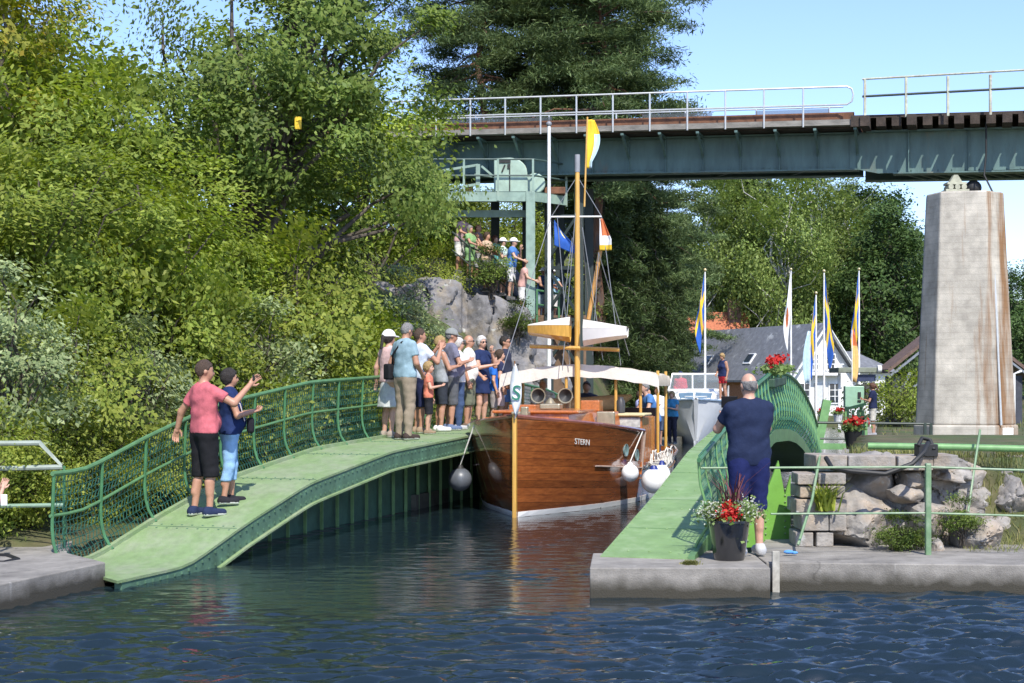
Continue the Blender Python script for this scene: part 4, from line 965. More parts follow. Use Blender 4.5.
# right span
zr = lambda z: z  # heights relative to the deck edge line
b = MB(); b.prism([(11.75, -.02), (11.75, -.98), (12.5, -1.14), (30, -1.14), (30, -.02)], lambda s, z, k: BR(s, -1.0 + .05 * k, z + .2 * sm(12, 30, s)))
s = 13.3
while s < 29: bbox_(b, s, s + .025, -.95, -.84, -1.12, .0); s += 1.55
bbox_(b, 12.9, 30, -1.2, -.75, -1.18, -1.145); bbox_(b, 12.2, 30, -1.2, -.75, -.04, .0); bbox_(b, 12.05, 30, -2.75, -2.7, -1.1, 0); bbox_(b, 12.05, 30, -2.9, -2.5, -1.13, -1.102)
b.build('right_girder', STEEL, br)
b = MB()
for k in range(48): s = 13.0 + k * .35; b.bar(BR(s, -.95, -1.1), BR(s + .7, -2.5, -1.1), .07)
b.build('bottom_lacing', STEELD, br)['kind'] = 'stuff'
b = MB(); s = 12.1; i = 0
while s < 29:
    o1 = .12 if i % 3 == 0 else -.22
    bbox_(b, s, s + .24, -3.2, o1, .02 if i % 3 else -.02, .26); s += .40; i += 1
b.build('sleeper', SLEEP, br)['kind'] = 'stuff'
b = MB(); bbox_(b, 12.05, 29.5, -3.1, -.30, .262, .34); b.build('plank_floor', SLEEP, br)
b = MB()
bbox_(b, 11.85, 12.1, -.3, .05, -.02, .28); b.build('joint_block', SLEEP, br)
RL_ = mat('weathered_rail_paint', (.42, .43, .34), .6, .35, 7, col2=(.25, .14, .08), c2=(.55, .7))
s = 12.22
while s < 29: b = MB(); b.bar(BR(s, .02, .2), BR(s, .02, 1.24), .06, .06); b.build('railing_post', RL_, br); s += 1.06
b = MB(); b.tube([BR(12.15, .02, 1.24), BR(29.5, .02, 1.24 + .40)], .028, 8); b.build('handrail', RL_, br, True)
b = MB(); b.tube([BR(12.15, .02, .78), BR(29.5, .02, .78 + .40)], .032, 8); b.build('middle_rail', dk, br, True)
b = MB(); b.tube([BR(15.3, -.5, .1), BR(15.3, -.5, -.7), BR(15.25, -.45, -1.3), BR(15.45, -.3, -1.75), BR(15.7, -.2, -2.0)], .025, 6); b.build('hanging_cable', mat('black_rubber', (.01, .01, .01)), br, True)
# --- concrete pier
pc = concrete('pier_concrete', (.49, .45, .38), False, sc=.6); nt = pc.node_tree; p = nt.nodes['Principled BSDF']; src = p.inputs['Base Color'].links[0].from_socket
tc = nd(nt, 'ShaderNodeTexCoord'); mp = nd(nt, 'ShaderNodeMapping'); mp.inputs['Scale'].default_value = (2.6, 2.6, .16); nt.links.new(tc.outputs['Object'], mp.inputs['Vector'])
n = nd(nt, 'ShaderNodeTexNoise', Scale=1.6, Detail=5, Roughness=.6); nt.links.new(mp.outputs[0], n.inputs['Vector'])
sx = nd(nt, 'ShaderNodeSeparateXYZ'); nt.links.new(tc.outputs['Object'], sx.inputs[0]); mr = nd(nt, 'ShaderNodeMapRange'); mr.inputs['From Min'].default_value = -.2; mr.inputs['From Max'].default_value = .9; mr.inputs['To Min'].default_value = -.06; mr.inputs['To Max'].default_value = .16; nt.links.new(sx.outputs['X'], mr.inputs['Value'])
ad = nd(nt, 'ShaderNodeMath', operation='ADD'); nt.links.new(n.outputs['Fac'], ad.inputs[0]); nt.links.new(mr.outputs[0], ad.inputs[1])
cr = nd(nt, 'ShaderNodeValToRGB'); cr.color_ramp.elements[0].position = .52; cr.color_ramp.elements[1].position = .74; nt.links.new(ad.outputs[0], cr.inputs['Fac'])
mx = nd(nt, 'ShaderNodeMix', data_type='RGBA'); mx.inputs['B'].default_value = (.24, .13, .06, 1); nt.links.new(cr.outputs[0], mx.inputs['Factor']); nt.links.new(src, mx.inputs['A'])
wv = nd(nt, 'ShaderNodeTexWave', Scale=1.9, Distortion=1.2, Detail=3); wv.bands_direction = 'Z'; nt.links.new(tc.outputs['Object'], wv.inputs['Vector'])
m2 = nd(nt, 'ShaderNodeMapRange'); m2.inputs['From Min'].default_value = .0; m2.inputs['From Max'].default_value = .12; m2.inputs['To Min'].default_value = .90; m2.inputs['To Max'].default_value = 1; nt.links.new(wv.outputs['Fac'], m2.inputs['Value'])
h_ = nd(nt, 'ShaderNodeHueSaturation'); nt.links.new(mx.outputs['Result'], h_.inputs['Color']); nt.links.new(m2.outputs[0], h_.inputs['Value']); nt.links.new(h_.outputs[0], p.inputs['Base Color'])
pr = thing('bridge_pier', 'tapering board-marked concrete bridge pier with rust streaks', 'bridge pier', at(971, 450, 38.6) * 1); pr.location.z = 0
pp = [(-1.22, .75), (-.98, -.1), (.45, -.42), (1.22, .16), (1.22, 1.6), (-1.0, 1.6)]
def pring(k, z): return [Vector((x * k, .7 + (y - .7) * k, z)) for x, y in pp]
b = MB(); b.loft([pring(1, 1.1), pring(.885, 4.1), pring(.77, 7.12)]); b.build('shaft', pc, pr, False, .04)
b = MB(); b.loft([pring(1.05, -.3), pring(1.04, 1.1)]); b.build('plinth', pc, pr, False, .04)
b = MB(); q = [Vector((.62, -.33, 1.1)), Vector((.56, -.30, 3.5)), Vector((.46, -.02, 7.0))]
b.tube([Vector((.66, -.36, 1.1)), Vector((.60, -.15, 4.1)), Vector((.52, .10, 7.0))], .03, 8); b.build('conduit', GALV, pr, True)
b = MB(); b.box((.86, -.2, .85), (.30, .14, .36)); b.build('junction_box', mat('white_enamel', (.75, .74, .70), .4), pr, False, .02)
b = MB(); b.box((-.25, .55, 7.17), (.6, .5, .08))
for x_ in (-.42, -.25, -.08): b.tube([(x_, .3, 7.27), (x_, .75, 7.27)], .07, 10)
b.box((-.25, .55, 7.37), (.5, .4, .06)); b.prism([(-.42, 0), (-.08, 0), (-.2, .2), (-.3, .2)], lambda x, y, k: (x, .45 + .2 * k, 7.40 + y))
b.build('bearing', mat('bearing_iron', (.36, .36, .27), .6, .3, 6), pr)
b = MB(); b.box((.55, 1.6, 7.2), (.5, .5, .14)); b.ball((.55, 1.6, 7.4), .22, 8); b.build('rear_bearing', mat('black_iron', (.02, .02, .02), .6), pr, True)
# --- bridge tower (left support) and machine platform
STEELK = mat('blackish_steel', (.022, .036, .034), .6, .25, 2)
tw = thing('bridge_tower', 'dark green steel trestle tower under the left half of the bridge', 'trestle', (0, 0, 0))
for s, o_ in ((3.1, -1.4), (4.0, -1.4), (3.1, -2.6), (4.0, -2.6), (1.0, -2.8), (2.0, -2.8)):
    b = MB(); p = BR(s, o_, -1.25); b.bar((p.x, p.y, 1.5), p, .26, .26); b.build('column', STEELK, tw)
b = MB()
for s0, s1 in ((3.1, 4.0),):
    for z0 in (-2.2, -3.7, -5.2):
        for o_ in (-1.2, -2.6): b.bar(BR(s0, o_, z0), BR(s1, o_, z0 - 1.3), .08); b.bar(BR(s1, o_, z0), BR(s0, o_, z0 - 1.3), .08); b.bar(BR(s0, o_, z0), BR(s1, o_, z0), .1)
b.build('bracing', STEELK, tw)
PGREEN = mat('pale_green_steel', (.24, .34, .285), .5, .25, 4, col2=(.22, .28, .22), c2=(.5, .7)); PGM = mat('machine_green', (.34, .46, .38), .5, .2, 3, col2=(.40, .30, .16), c2=(.62, .72))
mp2 = thing('machine_platform', 'pale green steel platform with a machine housing under the bridge', 'platform', (0, 0, 0))
Yf = 42.55; zp = at(531, 192, Yf).z; xl, xr = at(330, 192, Yf).x, at(534, 192, Yf).x; yb = 44.6; xr2 = xr + .95
b = MB(); b.prism([(xl, Yf), (xr, Yf), (xr2, 43.5), (xr2, yb), (xl, yb)], lambda x, y, k: (x, y, zp - .04 + .06 * k)); b.build('deck', STEELD, mp2)
b = MB(); b.bar((xl, Yf - .02, zp - .14), (xr, Yf - .02, zp - .14), .08, .26); b.bar((xr, Yf - .02, zp - .14), (xr2, 43.5, zp - .14), .08, .26); b.build('edge_beam', PGREEN, mp2)
b = MB(); b.bar((xr - .1, Yf + .02, 4.0), (xr - .1, Yf + .02, zp), .26, .24); b.build('column', PGREEN, mp2, False, .01)
b = MB(); b.bar((xl, Yf + .6, zp - .55), (xr, Yf + .6, zp - .55), .12, .2); b.build('brace', PGREEN, mp2)
for px in (330, 372, 408, 464, 498, 533): x = at(px, 0, Yf).x; b = MB(); b.bar((x, Yf - .05, zp - .25), (x, Yf - .05, zp + .92), .06); b.build('railing_post', PGREEN, mp2)
b = MB(); b.bar((xr2, 43.5, zp - .3), (xr2, 43.5, zp + .92), .06); b.build('railing_post', PGREEN, mp2)
for z in (.92, .46):
    b = MB(); b.tube([(xl, Yf - .05, zp + z), (xr, Yf - .05, zp + z), (xr2, 43.5, zp + z)], .026, 8); b.build('handrail', STEELD, mp2, True)
b = MB(); x0, x1 = at(427, 0, 43.0).x, at(478, 0, 43.0).x
for z in (.0, .55): b.bar((x0, 43.0, zp + .05 + z), (x1, 43.0, zp + .28 + z), .07)
b.bar((x0, 43.0, zp + .05), (x0, 43.0, zp + .62), .07); b.bar((x1, 43.0, zp), (x1, 43.0, zp + .85), .12); b.bar((x1 + .1, 43.0, zp + .8), (x1 + .5, 43.0, zp + .45), .06); b.bar((x1 - .1, 43.0, zp + .55), (x1 + .5, 43.0, zp + .5), .06); b.build('lifting_frame', PGREEN, mp2)
x0, x1 = at(494, 0, 43.0).x, at(529, 0, 43.0).x
b = MB(); w = x1 - x0; arc = [(0, 0), (0, .98), (w * .45, 1.0)] + [(w * .45 + w * .5 * math.sin(a), 1.0 - .42 * (1 - math.cos(a))) for a in np.linspace(.2, 1.57, 7)] + [(w, 0)]
b.prism(arc, lambda x, y, k: (x0 + x, 42.9 + .9 * k, zp + .03 + y)); h_o = b.build('machine_housing', PGM, mp2, False, .03)
b = MB(); b.box((x0 + w * .45, 42.885, zp + .45), (.03, .02, .8)); b.box((x0 + w * .3, 42.88, zp + .92), (.35, .02, .08)); b.box((x0 + w * .27, 42.875, zp + .72), (.04, .02, .22), Matrix.Rotation(.4, 3, 'Y')); b.box((x0 + w * .42, 42.875, zp + .78), (.07, .02, .12)); b.build('door_gap', mat('black_iron', (.02, .02, .02)), h_o)
b = MB(); b.tube([(x1 + .17, 42.95, zp + .30), (x1 + .17, 43.7, zp + .30)], .3, 18); b.build('motor_drum', PGM, mp2, True, .03)
b = MB(); b.box((x1 + .75, 43.3, zp + .12), (.6, .4, .2)); b.build('gear_box', RUST, mp2, False, .02)
# ------------------------------------------------------------------ boats
MAHOG = mat('varnished_mahogany', (.15, .042, .012), .17, .22, 14, .0, stretch=(.12, 1, 3.), col2=(.26, .08, .02), c2=(.35, .7), c2scale=6, coat=.9)
nt = MAHOG.node_tree; p = nt.nodes['Principled BSDF']; src = p.inputs['Base Color'].links[0].from_socket   # plank seams
tc = nd(nt, 'ShaderNodeTexCoord'); sx = nd(nt, 'ShaderNodeSeparateXYZ'); nt.links.new(tc.outputs['Object'], sx.inputs[0])
ma = nd(nt, 'ShaderNodeMath', operation='MULTIPLY_ADD'); nt.links.new(sx.outputs['X'], ma.inputs[0]); ma.inputs[1].default_value = .06; nt.links.new(sx.outputs['Z'], ma.inputs[2])
m1 = nd(nt, 'ShaderNodeMath', operation='MULTIPLY'); nt.links.new(ma.outputs[0], m1.inputs[0]); m1.inputs[1].default_value = 8.5
fr = nd(nt, 'ShaderNodeMath', operation='FRACT'); nt.links.new(m1.outputs[0], fr.inputs[0]); gt_ = nd(nt, 'ShaderNodeMath', operation='LESS_THAN'); nt.links.new(fr.outputs[0], gt_.inputs[0]); gt_.inputs[1].default_value = .045
fl = nd(nt, 'ShaderNodeMath', operation='FLOOR'); nt.links.new(m1.outputs[0], fl.inputs[0]); wn = nd(nt, 'ShaderNodeTexWhiteNoise'); wn.noise_dimensions = '1D'; nt.links.new(fl.outputs[0], wn.inputs['W'])
vr = nd(nt, 'ShaderNodeMapRange'); vr.inputs['To Min'].default_value = .75; vr.inputs['To Max'].default_value = 1.25; nt.links.new(wn.outputs['Value'], vr.inputs['Value'])
hv_ = nd(nt, 'ShaderNodeHueSaturation'); nt.links.new(src, hv_.inputs['Color']); nt.links.new(vr.outputs[0], hv_.inputs['Value'])
mx = nd(nt, 'ShaderNodeMix', data_type='RGBA'); mx.inputs['B'].default_value = (.05, .016, .007, 1); nt.links.new(gt_.outputs[0], mx.inputs['Factor']); nt.links.new(hv_.outputs[0], mx.inputs['A']); nt.links.new(mx.outputs['Result'], p.inputs['Base Color'])
ORANGE = mat('varnished_teak', (.42, .13, .03), .3, .25, 5, stretch=(.6, 5, 5), coat=.5); PINEW = mat('varnished_spruce', (.58, .33, .07), .3, .2, 5, stretch=(4, 4, .5), coat=.4)
CANVAS = mat('cream_canvas', (.56, .48, .37), .9, .1, 6, .3, 14); CANW = mat('white_canvas', (.64, .60, .53), .9, .08, 6, .3, 14); WHITE = mat('white_gloss_paint', (.80, .80, .78), .3, .05, 4); BRASS = mat('tarnished_brass', (.42, .36, .24), .35, .2, 8, metal=.6)
ROPE = mat('white_rope', (.66, .63, .56), .9, .1, 30); WIRE = mat('steel_wire', (.25, .25, .25), .4, metal=.5); BLACK = mat('black_iron', (.02, .02, .02))
wb = thing('wooden_boat', 'varnished mahogany boat with a yellow stem and cream awning', 'boat', (.05, 24, 0), math.atan2(.974, .225))
us = [0, .12, .3, .6, 1.0, 1.5, 2.1, 2.8, 3.5, 3.60, 3.63, 4.5, 6, 8, 10, 11.3, 12]
hbv = lambda u: float(np.interp(u, [0, .12, .3, .6, 1, 1.5, 2.1, 2.8, 3.6, 4.5, 6, 8, 10, 11.3, 12], [.035, .2, .38, .64, .90, 1.13, 1.33, 1.48, 1.58, 1.63, 1.65, 1.6, 1.42, 1.22, 1.05]))
hwv = lambda u: float(np.interp(u, [0, .3, .6, 1, 1.5, 2.1, 2.8, 3.6, 4.5, 6, 8, 10, 11.3, 12], [.03, .16, .32, .52, .78, 1.03, 1.24, 1.42, 1.52, 1.56, 1.5, 1.3, 1.05, .85]))
zsv = lambda u: (1.60 - .33 * (u / 3.6) ** .8) if u <= 3.61 else .68 - .04 * math.sin((u - 3.6) / 8.4 * math.pi)
def hull_pt(u, sd, z, out=0.):
    zs = zsv(u)
    if z >= 0: t = z / 1.35; y = hwv(u) + (hbv(u) - hwv(u)) * min(1.1, t) ** .8
    else: y = hwv(u) * max(0, 1 + z / .6) ** .55
    return Vector((u, sd * (y + out), z))
def hull_rings():
    R = []
    for u in us:
        zs = zsv(u); zz = [zs * k for k in (1, .8, .6, .4, .2, .08, 0)] + [-.15, -.35, -.6]
        R.append([hull_pt(u, 1, z) for z in zz] + [hull_pt(u, -1, z) for z in zz[::-1]])
    return R
b = MB(); b.loft(hull_rings(), False); r = hull_rings()[-1]; b.add(r, [tuple(range(len(r)))]); hull = b.build('hull', MAHOG, wb, 35)
hull['label'] = 'glossy dark mahogany hull'
b = MB(); b.bar((-.03, 0, -.5), (-.03, 0, 1.66), .07, .10, (1, 0, 0)); b.build('stem_post', PINEW, wb, False, .02)
b = MB()
for sd in (1, -1):
    uu = np.linspace(.02, 11.9, 50)
    b.loft([[hull_pt(u, sd, .0, .006), hull_pt(u, sd, .085, .008), hull_pt(u, sd, .085, -.02), hull_pt(u, sd, .0, -.02)] for u in uu], True)
b.build('waterline_stripe', WHITE, wb)
b = MB()
for sd in (1, -1):
    b.tube([Vector((u, sd * (hbv(u) - .01), zsv(u) + .015)) for u in np.linspace(0.0, 3.6, 24)], .036, 6); b.tube([Vector((u, sd * (hbv(u) - .01), zsv(u) + .015)) for u in np.linspace(3.66, 12, 24)], .03, 6)
b.build('cap_rail', mat('purple_brown_varnish', (.20, .075, .05), .2, .2, 6, coat=.6), wb, True)
b = MB()
for sd in (1, -1): b.tube([hull_pt(u, sd, .62 + .10 * (3.63 - u) / 1.6, .02) for u in np.linspace(1.55, 3.62, 14)], .013, 6); b.bar(hull_pt(3.63, sd, .62, .01), hull_pt(3.6, sd, 1.27, .01) , .03, .05)
b.build('rubbing_strake', mat('worn_white_moulding', (.40, .30, .24), .5, .2), wb, True)
b = MB(); uu = np.linspace(.1, 3.6, 16); b.loft([[Vector((u, hbv(u) - .05, zsv(u) - .05)), Vector((u, 0, zsv(u) + .0)), Vector((u, -hbv(u) + .05, zsv(u) - .05))] for u in uu], False); b.add([(3.61, 1.53, .5), (3.61, -1.53, .5), (3.61, -1.53, 1.22), (3.61, 0, 1.27), (3.61, 1.53, 1.22)], [(0, 1, 2, 3, 4)]); b.build('foredeck', ORANGE, wb)
b = MB(); uu = np.linspace(3.62, 11.9, 14); b.loft([[Vector((u, hbv(u) - .04, .42)), Vector((u, -hbv(u) + .04, .42))] for u in uu], False); b.build('cockpit_floor', mat('teak_sole', (.22, .13, .07), .7, .2, 6), wb)
def trunk(b, u0, u1, w0, w1, z0, z1, tap=.06):
    b.add([(u0, -w0, z0), (u0, w0, z0), (u1, w1, z0), (u1, -w1, z0), (u0 + tap, -w0 + tap, z1), (u0 + tap, w0 - tap, z1), (u1, w1 - tap, z1), (u1, -w1 + tap, z1)], [(0, 1, 2, 3), (4, 5, 6, 7), (0, 1, 5, 4), (1, 2, 6, 5), (2, 3, 7, 6), (3, 0, 4, 7)])
b = MB(); trunk(b, 1.5, 3.9, .62, 1.12, 1.2, 1.64); b.box((2.75, 0, 1.66), (2.5, 1.5, .05)); b.build('cabin_trunk', ORANGE, wb, False, .02)
for c_, d_ in (((3.55, -.62, 1.74), (.4, .35, .2)), ((3.45, .6, 1.70), (.5, .5, .12))): b = MB(); b.box(c_, d_); b.build('hatch_box', ORANGE, wb, False, .02)
for c_, d_ in (((2.7, -1.02, 1.52), (.10, .32, .26)), ((2.4, -.1, 1.74), (.3, .36, .1)), ((1.3, .2, 1.62), (.18, .3, .1)), ((.7, 0, 1.68), (.12, .12, .16))): b = MB(); b.box(c_, d_); b.build('deck_fitting', BRASS, wb, False, .02)
# aft cabin with plank sides
b = MB(); x = 3.95
trunk(b, 3.95, 5.9, 1.42, 1.45, .6, 1.52, .02)
for k in range(14): y = -1.40 + k * .215; b.box((3.945, y, 1.06), (.03, .175, .9))
for k in range(9): b.box((4.05 + k * .22, -1.455, 1.06), (.18, .03, .9))
b.build('deckhouse', ORANGE, wb, False, .006)
b = MB(); b.box((4.35, -1.12, 1.57), (1.0, .85, .05)); b.build('deckhouse_roof', mat('yellowed_canvas', (.60, .50, .27), .8, .15, 6), wb, False, .02)
b = MB(); b.box((3.92, -1.18, 1.43), (.03, .55, .18)); b.build('name_board', mat('grey_board', (.42, .42, .38), .6, .3, 12), wb)
# mast and rig
mz = 5.45
b = MB(); b.tube([(mz, 0, .5), (mz, 0, 4), (mz, 0, 6.3)], [.06, .056, .045], 12); mast = b.build('mast', PINEW, wb, True)
b = MB(); b.tube([(mz, 0, 6.28), (mz, 0, 6.62)], .055, 10); b.build('mast_cap', mat('grey_metal', (.25, .26, .28), .5), mast, True)
b = MB(); b.tube([(mz, -.14, 5.6), (mz, -.2, 7.35)], .018, 6); b.build('flag_staff', PINEW, mast, True)
b = MB(); b.tube([(mz, .52, 5.42), (mz, -.48, 5.40)], .016, 6); b.build('crosstree', WHITE, mast, True)
b = MB(); b.tube([(mz - .12, .92, 2.88), (mz - .12, -.85, 2.80)], .04, 8); b.build('boom', PINEW, wb, True)
b = MB(); b.tube([(mz + .1, -.2, 3.4), (mz + .2, -.42, 4.75)], .042, 8); b.build('gaff', mat('brown_spar', (.48, .24, .06), .35, .2, coat=.4), wb, True)
b = MB()
for p0, p1 in (((mz, 0, 6.2), (mz, .52, 5.42)), ((mz, .52, 5.42), (4.6, 1.3, 2.4)), ((mz, 0, 6.2), (mz, -.48, 5.4)), ((mz, -.48, 5.4), (5.5, -.85, 2.5)), ((mz, 0, 5.9), (5.2, .25, 2.4)), ((mz, -.1, 5.2), (5.5, -.5, 2.6)), ((mz, .4, 5.42), (mz, .15, 2.5)), ((mz, -.42, 4.7), (mz, -.30, 2.7)), ((mz, -.42, 4.7), (mz + .5, -.95, 2.7)), ((mz, .1, 5), (mz, .38, 2.9)), ((mz, 0, 6.1), (.3, 0, 1.7) if False else (mz + 3, .2, 2.6))):
    b.tube([p0, p1], .009, 4)
b.build('rigging_line', WIRE, wb)
def bundle(name, u, y0, y1, zc, h, d, m1, m2, lab):
    n = 9; top, bot = [], []
    for i in range(n + 1):
        t = i / n; y = y0 + (y1 - y0) * t; w = d * math.sin(math.pi * (.12 + .80 * (1 - t))) ** .6; hh = h * (1 - .55 * t)
        top.append([Vector((u + w, y, zc + .06)), Vector((u + w * .5, y, zc + .06 + h * .42 * (1 - t) + .02)), Vector((u - w * .5, y, zc + .06 + h * .42 * (1 - t) + .02)), Vector((u - w, y, zc + .06))])
        bot.append([Vector((u + w, y, zc + .055)), Vector((u + w * .8, y, zc - hh * .5)), Vector((u, y, zc - hh * .8)), Vector((u - w * .8, y, zc - hh * .5)), Vector((u - w, y, zc + .055))])
    b = MB(); b.loft(bot, False); b.mi = 1; b.loft(top, False); o = b.build(name, [m1, m2], wb, 40); o['label'] = lab
bundle('folded_tender', mz - .2, .10, .92, 3.22, .34, .26, PINEW, CANW, 'small varnished tender bow with a white cover, left of the mast')
bundle('folded_tender', mz - .2, -.16, -1.02, 3.16, .36, .26, WHITE, CANW, 'small white tender with a cream cover, right of the mast')
# awning
rows_ = []
for i, u in enumerate(np.linspace(5.55, 7.4, 8)):
    r = []
    for k, y in enumerate(np.linspace(1.56, -1.56, 15)): r.append(Vector((u, y, 2.52 - .19 * (abs(y) / 1.56) ** 1.7 + .012 * math.sin(k * 2.1 + i) - .02 * math.sin(math.pi * (i % 4) / 4))))
    rows_.append([Vector((u, 1.58, 2.10 + .012 * math.sin(i * 3))), Vector((u, 1.59, 2.2))] + r + [Vector((u, -1.59, 2.2)), Vector((u, -1.58, 2.10 + .012 * math.sin(i * 3)))])
b = MB(); b.loft(rows_, False); b.mi = 1
f0 = rows_[0]; b.loft([[p + Vector((-.01, 0, .005)) for p in f0[1:-1]], [Vector((5.53 + .02 * math.sin(k * 1.9), p.y, p.z - .22 - .035 * abs(math.sin(k * 1.3)))) for k, p in enumerate(f0[1:-1])]], False)
b.build('awning', [CANVAS, CANW], wb, 60)
for (u, y, z0) in ((5.6, 1.3, 1.2), (5.6, .25, 1.2), (5.7, -.72, 1.2), (5.75, -1.2, 1.5), (5.9, -1.52, .6), (7.3, -1.5, .6), (7.3, 1.5, .6)):
    b = MB(); b.tube([(u, y, z0), (u, y, 2.40)], .03, 8); b.build('awning_post', PINEW, wb, True)
b = MB(); b.tube([(6.3, .7, 1.75), (6.4, .1, 1.70), (6.5, -.6, 1.78), (6.6, -.9, 1.9)], [.10, .17, .15, .04], 10); b.build('sail_bag', mat('tan_sailcloth', (.48, .34, .16), .9, .2, 8, .3), wb, True)
b = MB(); b.box((7.4, 0, 1.2), (.4, 2.6, .9)); b.box((6.2, 0, .9), (.1, 2.8, .6)); b.build('awning_shade_box', mat('awning_shade_brown', (.06, .03, .02), .5), wb)  # dark boxes added to darken the shaded space under the awning
for y, u in ((.50, 4.2), (-.02, 4.2)):
    b = MB(); R = Matrix.Rotation(-math.pi / 2, 3, 'Y'); c = Vector((u, y, 1.92)); b.tube([(u + .12, y, 1.6), (u + .12, y, 1.8), c + Vector((.05, 0, 0))], [.06, .065, .08], 10)
    b.lathe([(.07, -.06), (.10, .0), (.135, .07), (.145, .09), (.125, .088), (.09, .0), (.001, -.01)], c, 20, R, False); v = b.build('cowl_vent', BRASS, wb, 50)
    b = MB(); b.lathe([(.001, .0), (.118, .075)], c + Vector((-.004, 0, 0)), 16, R, False); b.build('cowl_mouth', BLACK, v)
b = MB(); b.lathe([(.09, 0), (.1, .1), (.05, .17), (.02, .2)], (4.0, .24, 1.68), 14); b.build('bell', BRASS, wb, True)
b = MB(); b.lathe([(.08, 0), (.08, .22), (.05, .26), (.05, .3)], (4.2, -1.05, 1.6), 12); b.build('lantern', mat('black_lantern', (.05, .045, .04), .3), wb, True)
for (u, z) in ((2.62, .98), (3.28, .86)):
    p = hull_pt(u, -1, z); q = hull_pt(u + .05, -1, z); nrm = Vector((-(hbv(u + .1) - hbv(u - .1)) / .2, -1, 0)).normalized(); R = nrm.to_track_quat('Z', 'Y').to_matrix()
    b = MB(); b.lathe([(.001, .012), (.085, .012), (.095, .02), (.11, .02), (.115, .0)], p, 18, R, False); b.build('porthole', mat('porthole_glass', (.16, .24, .22), .1, coat=.5), wb, 50)
def hull_text(parent):
    u = 1.06; z = 1.17; p = hull_pt(u, -1, z, .012); t = (hull_pt(u + .2, -1, z - .02) - hull_pt(u - .2, -1, z + .02)).normalized(); n_ = Vector((t.y, -t.x, 0)).normalized(); n_ = n_ if n_.y < 0 else -n_
    up = n_.cross(t); up = up if up.z > 0 else -up
    o = text_mesh('name_lettering', 'STERN', .135, mat('white_lettering', (.55, .52, .46), .5), parent); M = Matrix((t, up, n_)).transposed().to_4x4(); M.translation = p; o.matrix_local = M
    o.scale = (1.05, 1, 1)
hull_text(wb)
# tackle left open: coiled white mooring lines hanging along the port side
b = MB(); g = random.Random(3)
W2 = lambda u, y, z: wb_m @ Vector((u, y, z))
wb_m = Matrix.Translation((.05, 24, 0)) @ Matrix.Rotation(math.atan2(.974, .225), 4, 'Z')
for k in range(13):
    u = 4.0 + k * .24; y = -hbv(u) - .02; r = g.uniform(.1, .17); pts = []
    for a in np.linspace(0, 2 * math.pi, 14): pts.append(W2(u + r * math.cos(a) * .8 + .05 * g.random(), y - .03 * g.random(), .74 + r * math.sin(a) * 1.2 - .03))
    b.tube(pts, .013, 5)
b.tube([W2(3.7, -1.64, .7), W2(4.5, -1.72, .66), W2(5.4, -1.72, .68)], .014, 5)
tag(b.build('mooring_line', ROPE, None, True), 'tangle of white mooring lines hung along the mahogany boat side', 'rope')
def fender(name, label, c, r, m, capm, tall=1., ropeto=None):
    t = thing(name, label, 'fender', c, 0, 'boat fenders'); b = MB(); b.ball((0, 0, 0), r, 12, (1, 1, tall)); b.build('bladder', m, t, True)
    b = MB(); b.lathe([(r * .5, r * tall * .80), (r * .32, r * tall * .98), (r * .22, r * tall * 1.22), (.001, r * tall * 1.25)], (0, 0, 0), 12); b.build('collar', capm, t, True)
    if ropeto is not None: b = MB(); b.tube([Vector((0, 0, r * tall * 1.2)), Vector(ropeto) - Vector(c)], .011, 5); b.build('lanyard', ROPE, t)
    return t
GREYF = mat('grey_rubber', (.105, .115, .13), .4, .15, 5); WF = mat('white_vinyl', (.80, .80, .78), .35, .05, 5); BLUEV = mat('blue_vinyl', (.02, .04, .22), .4)
fender('fender', 'dark grey ball fender hanging off the left side of the bow', W2(1.15, 1.22, .52), .2, GREYF, BLACK, 1., W2(1.1, .93, 1.52))
fender('fender', 'small white ball fender in the middle of the mahogany hull', hull_m if False else W2(2.62, -1.46, .58), .155, WF, WF, 1.0, W2(3.4, -1.57, 1.28))
fender('fender', 'big white ball fender with a blue cap at the boat side, nearest the arch', W2(3.35, -1.78, .40), .225, WF, BLUEV, 1., W2(3.75, -1.63, .72))
fender('fender', 'tall white fender right behind the big ball fender', W2(4.0, -1.84, .42), .17, WF, BLUEV, 1.5, W2(4.2, -1.65, .72))
# flags
def cloth_flag(name, label, W, Hh, fn, mats, M, cat='flag', nx=16, ny=24, wave=.04, taper=None, group=None, sag=0.):
    V, F, mi = [], [], []
    for j in range(ny + 1):
        for i in range(nx + 1):
            u, v = i / nx, j / ny; tw_ = 1 if taper is None else taper(v)
            x = u * W * tw_; V.append((x, wave * math.sin(u * 9 + v * 3) * u + .3 * wave * math.sin(v * 7), -v * Hh - sag * u * Hh))
    for j in range(ny):
        for i in range(nx): a = j * (nx + 1) + i; F.append((a, a + 1, a + nx + 2, a + nx + 1)); mi.append(fn((i + .5) / nx, (j + .5) / ny))
    o = npmesh(name, V, F, mats, None, True, mi); o.matrix_world = M; m_ = o.modifiers.new('Thickness', 'SOLIDIFY'); m_.thickness = .006
    return tag(o, label, cat, group)
FB, FY, FW = mat('flag_blue', (.02, .10, .42), .8, .1, 10), mat('flag_yellow', (.75, .50, .03), .8, .1, 10), mat('flag_white', (.75, .76, .76), .8, .06, 10)
FO, FL, FG = mat('flag_orange', (.55, .15, .05), .8, .1, 10), mat('flag_pale_blue', (.45, .62, .72), .8, .1, 10), mat('flag_green', (.02, .16, .10), .8)
TM = lambda p, rz=0.: Matrix.Translation(p) @ Matrix.Rotation(rz, 4, 'Z')
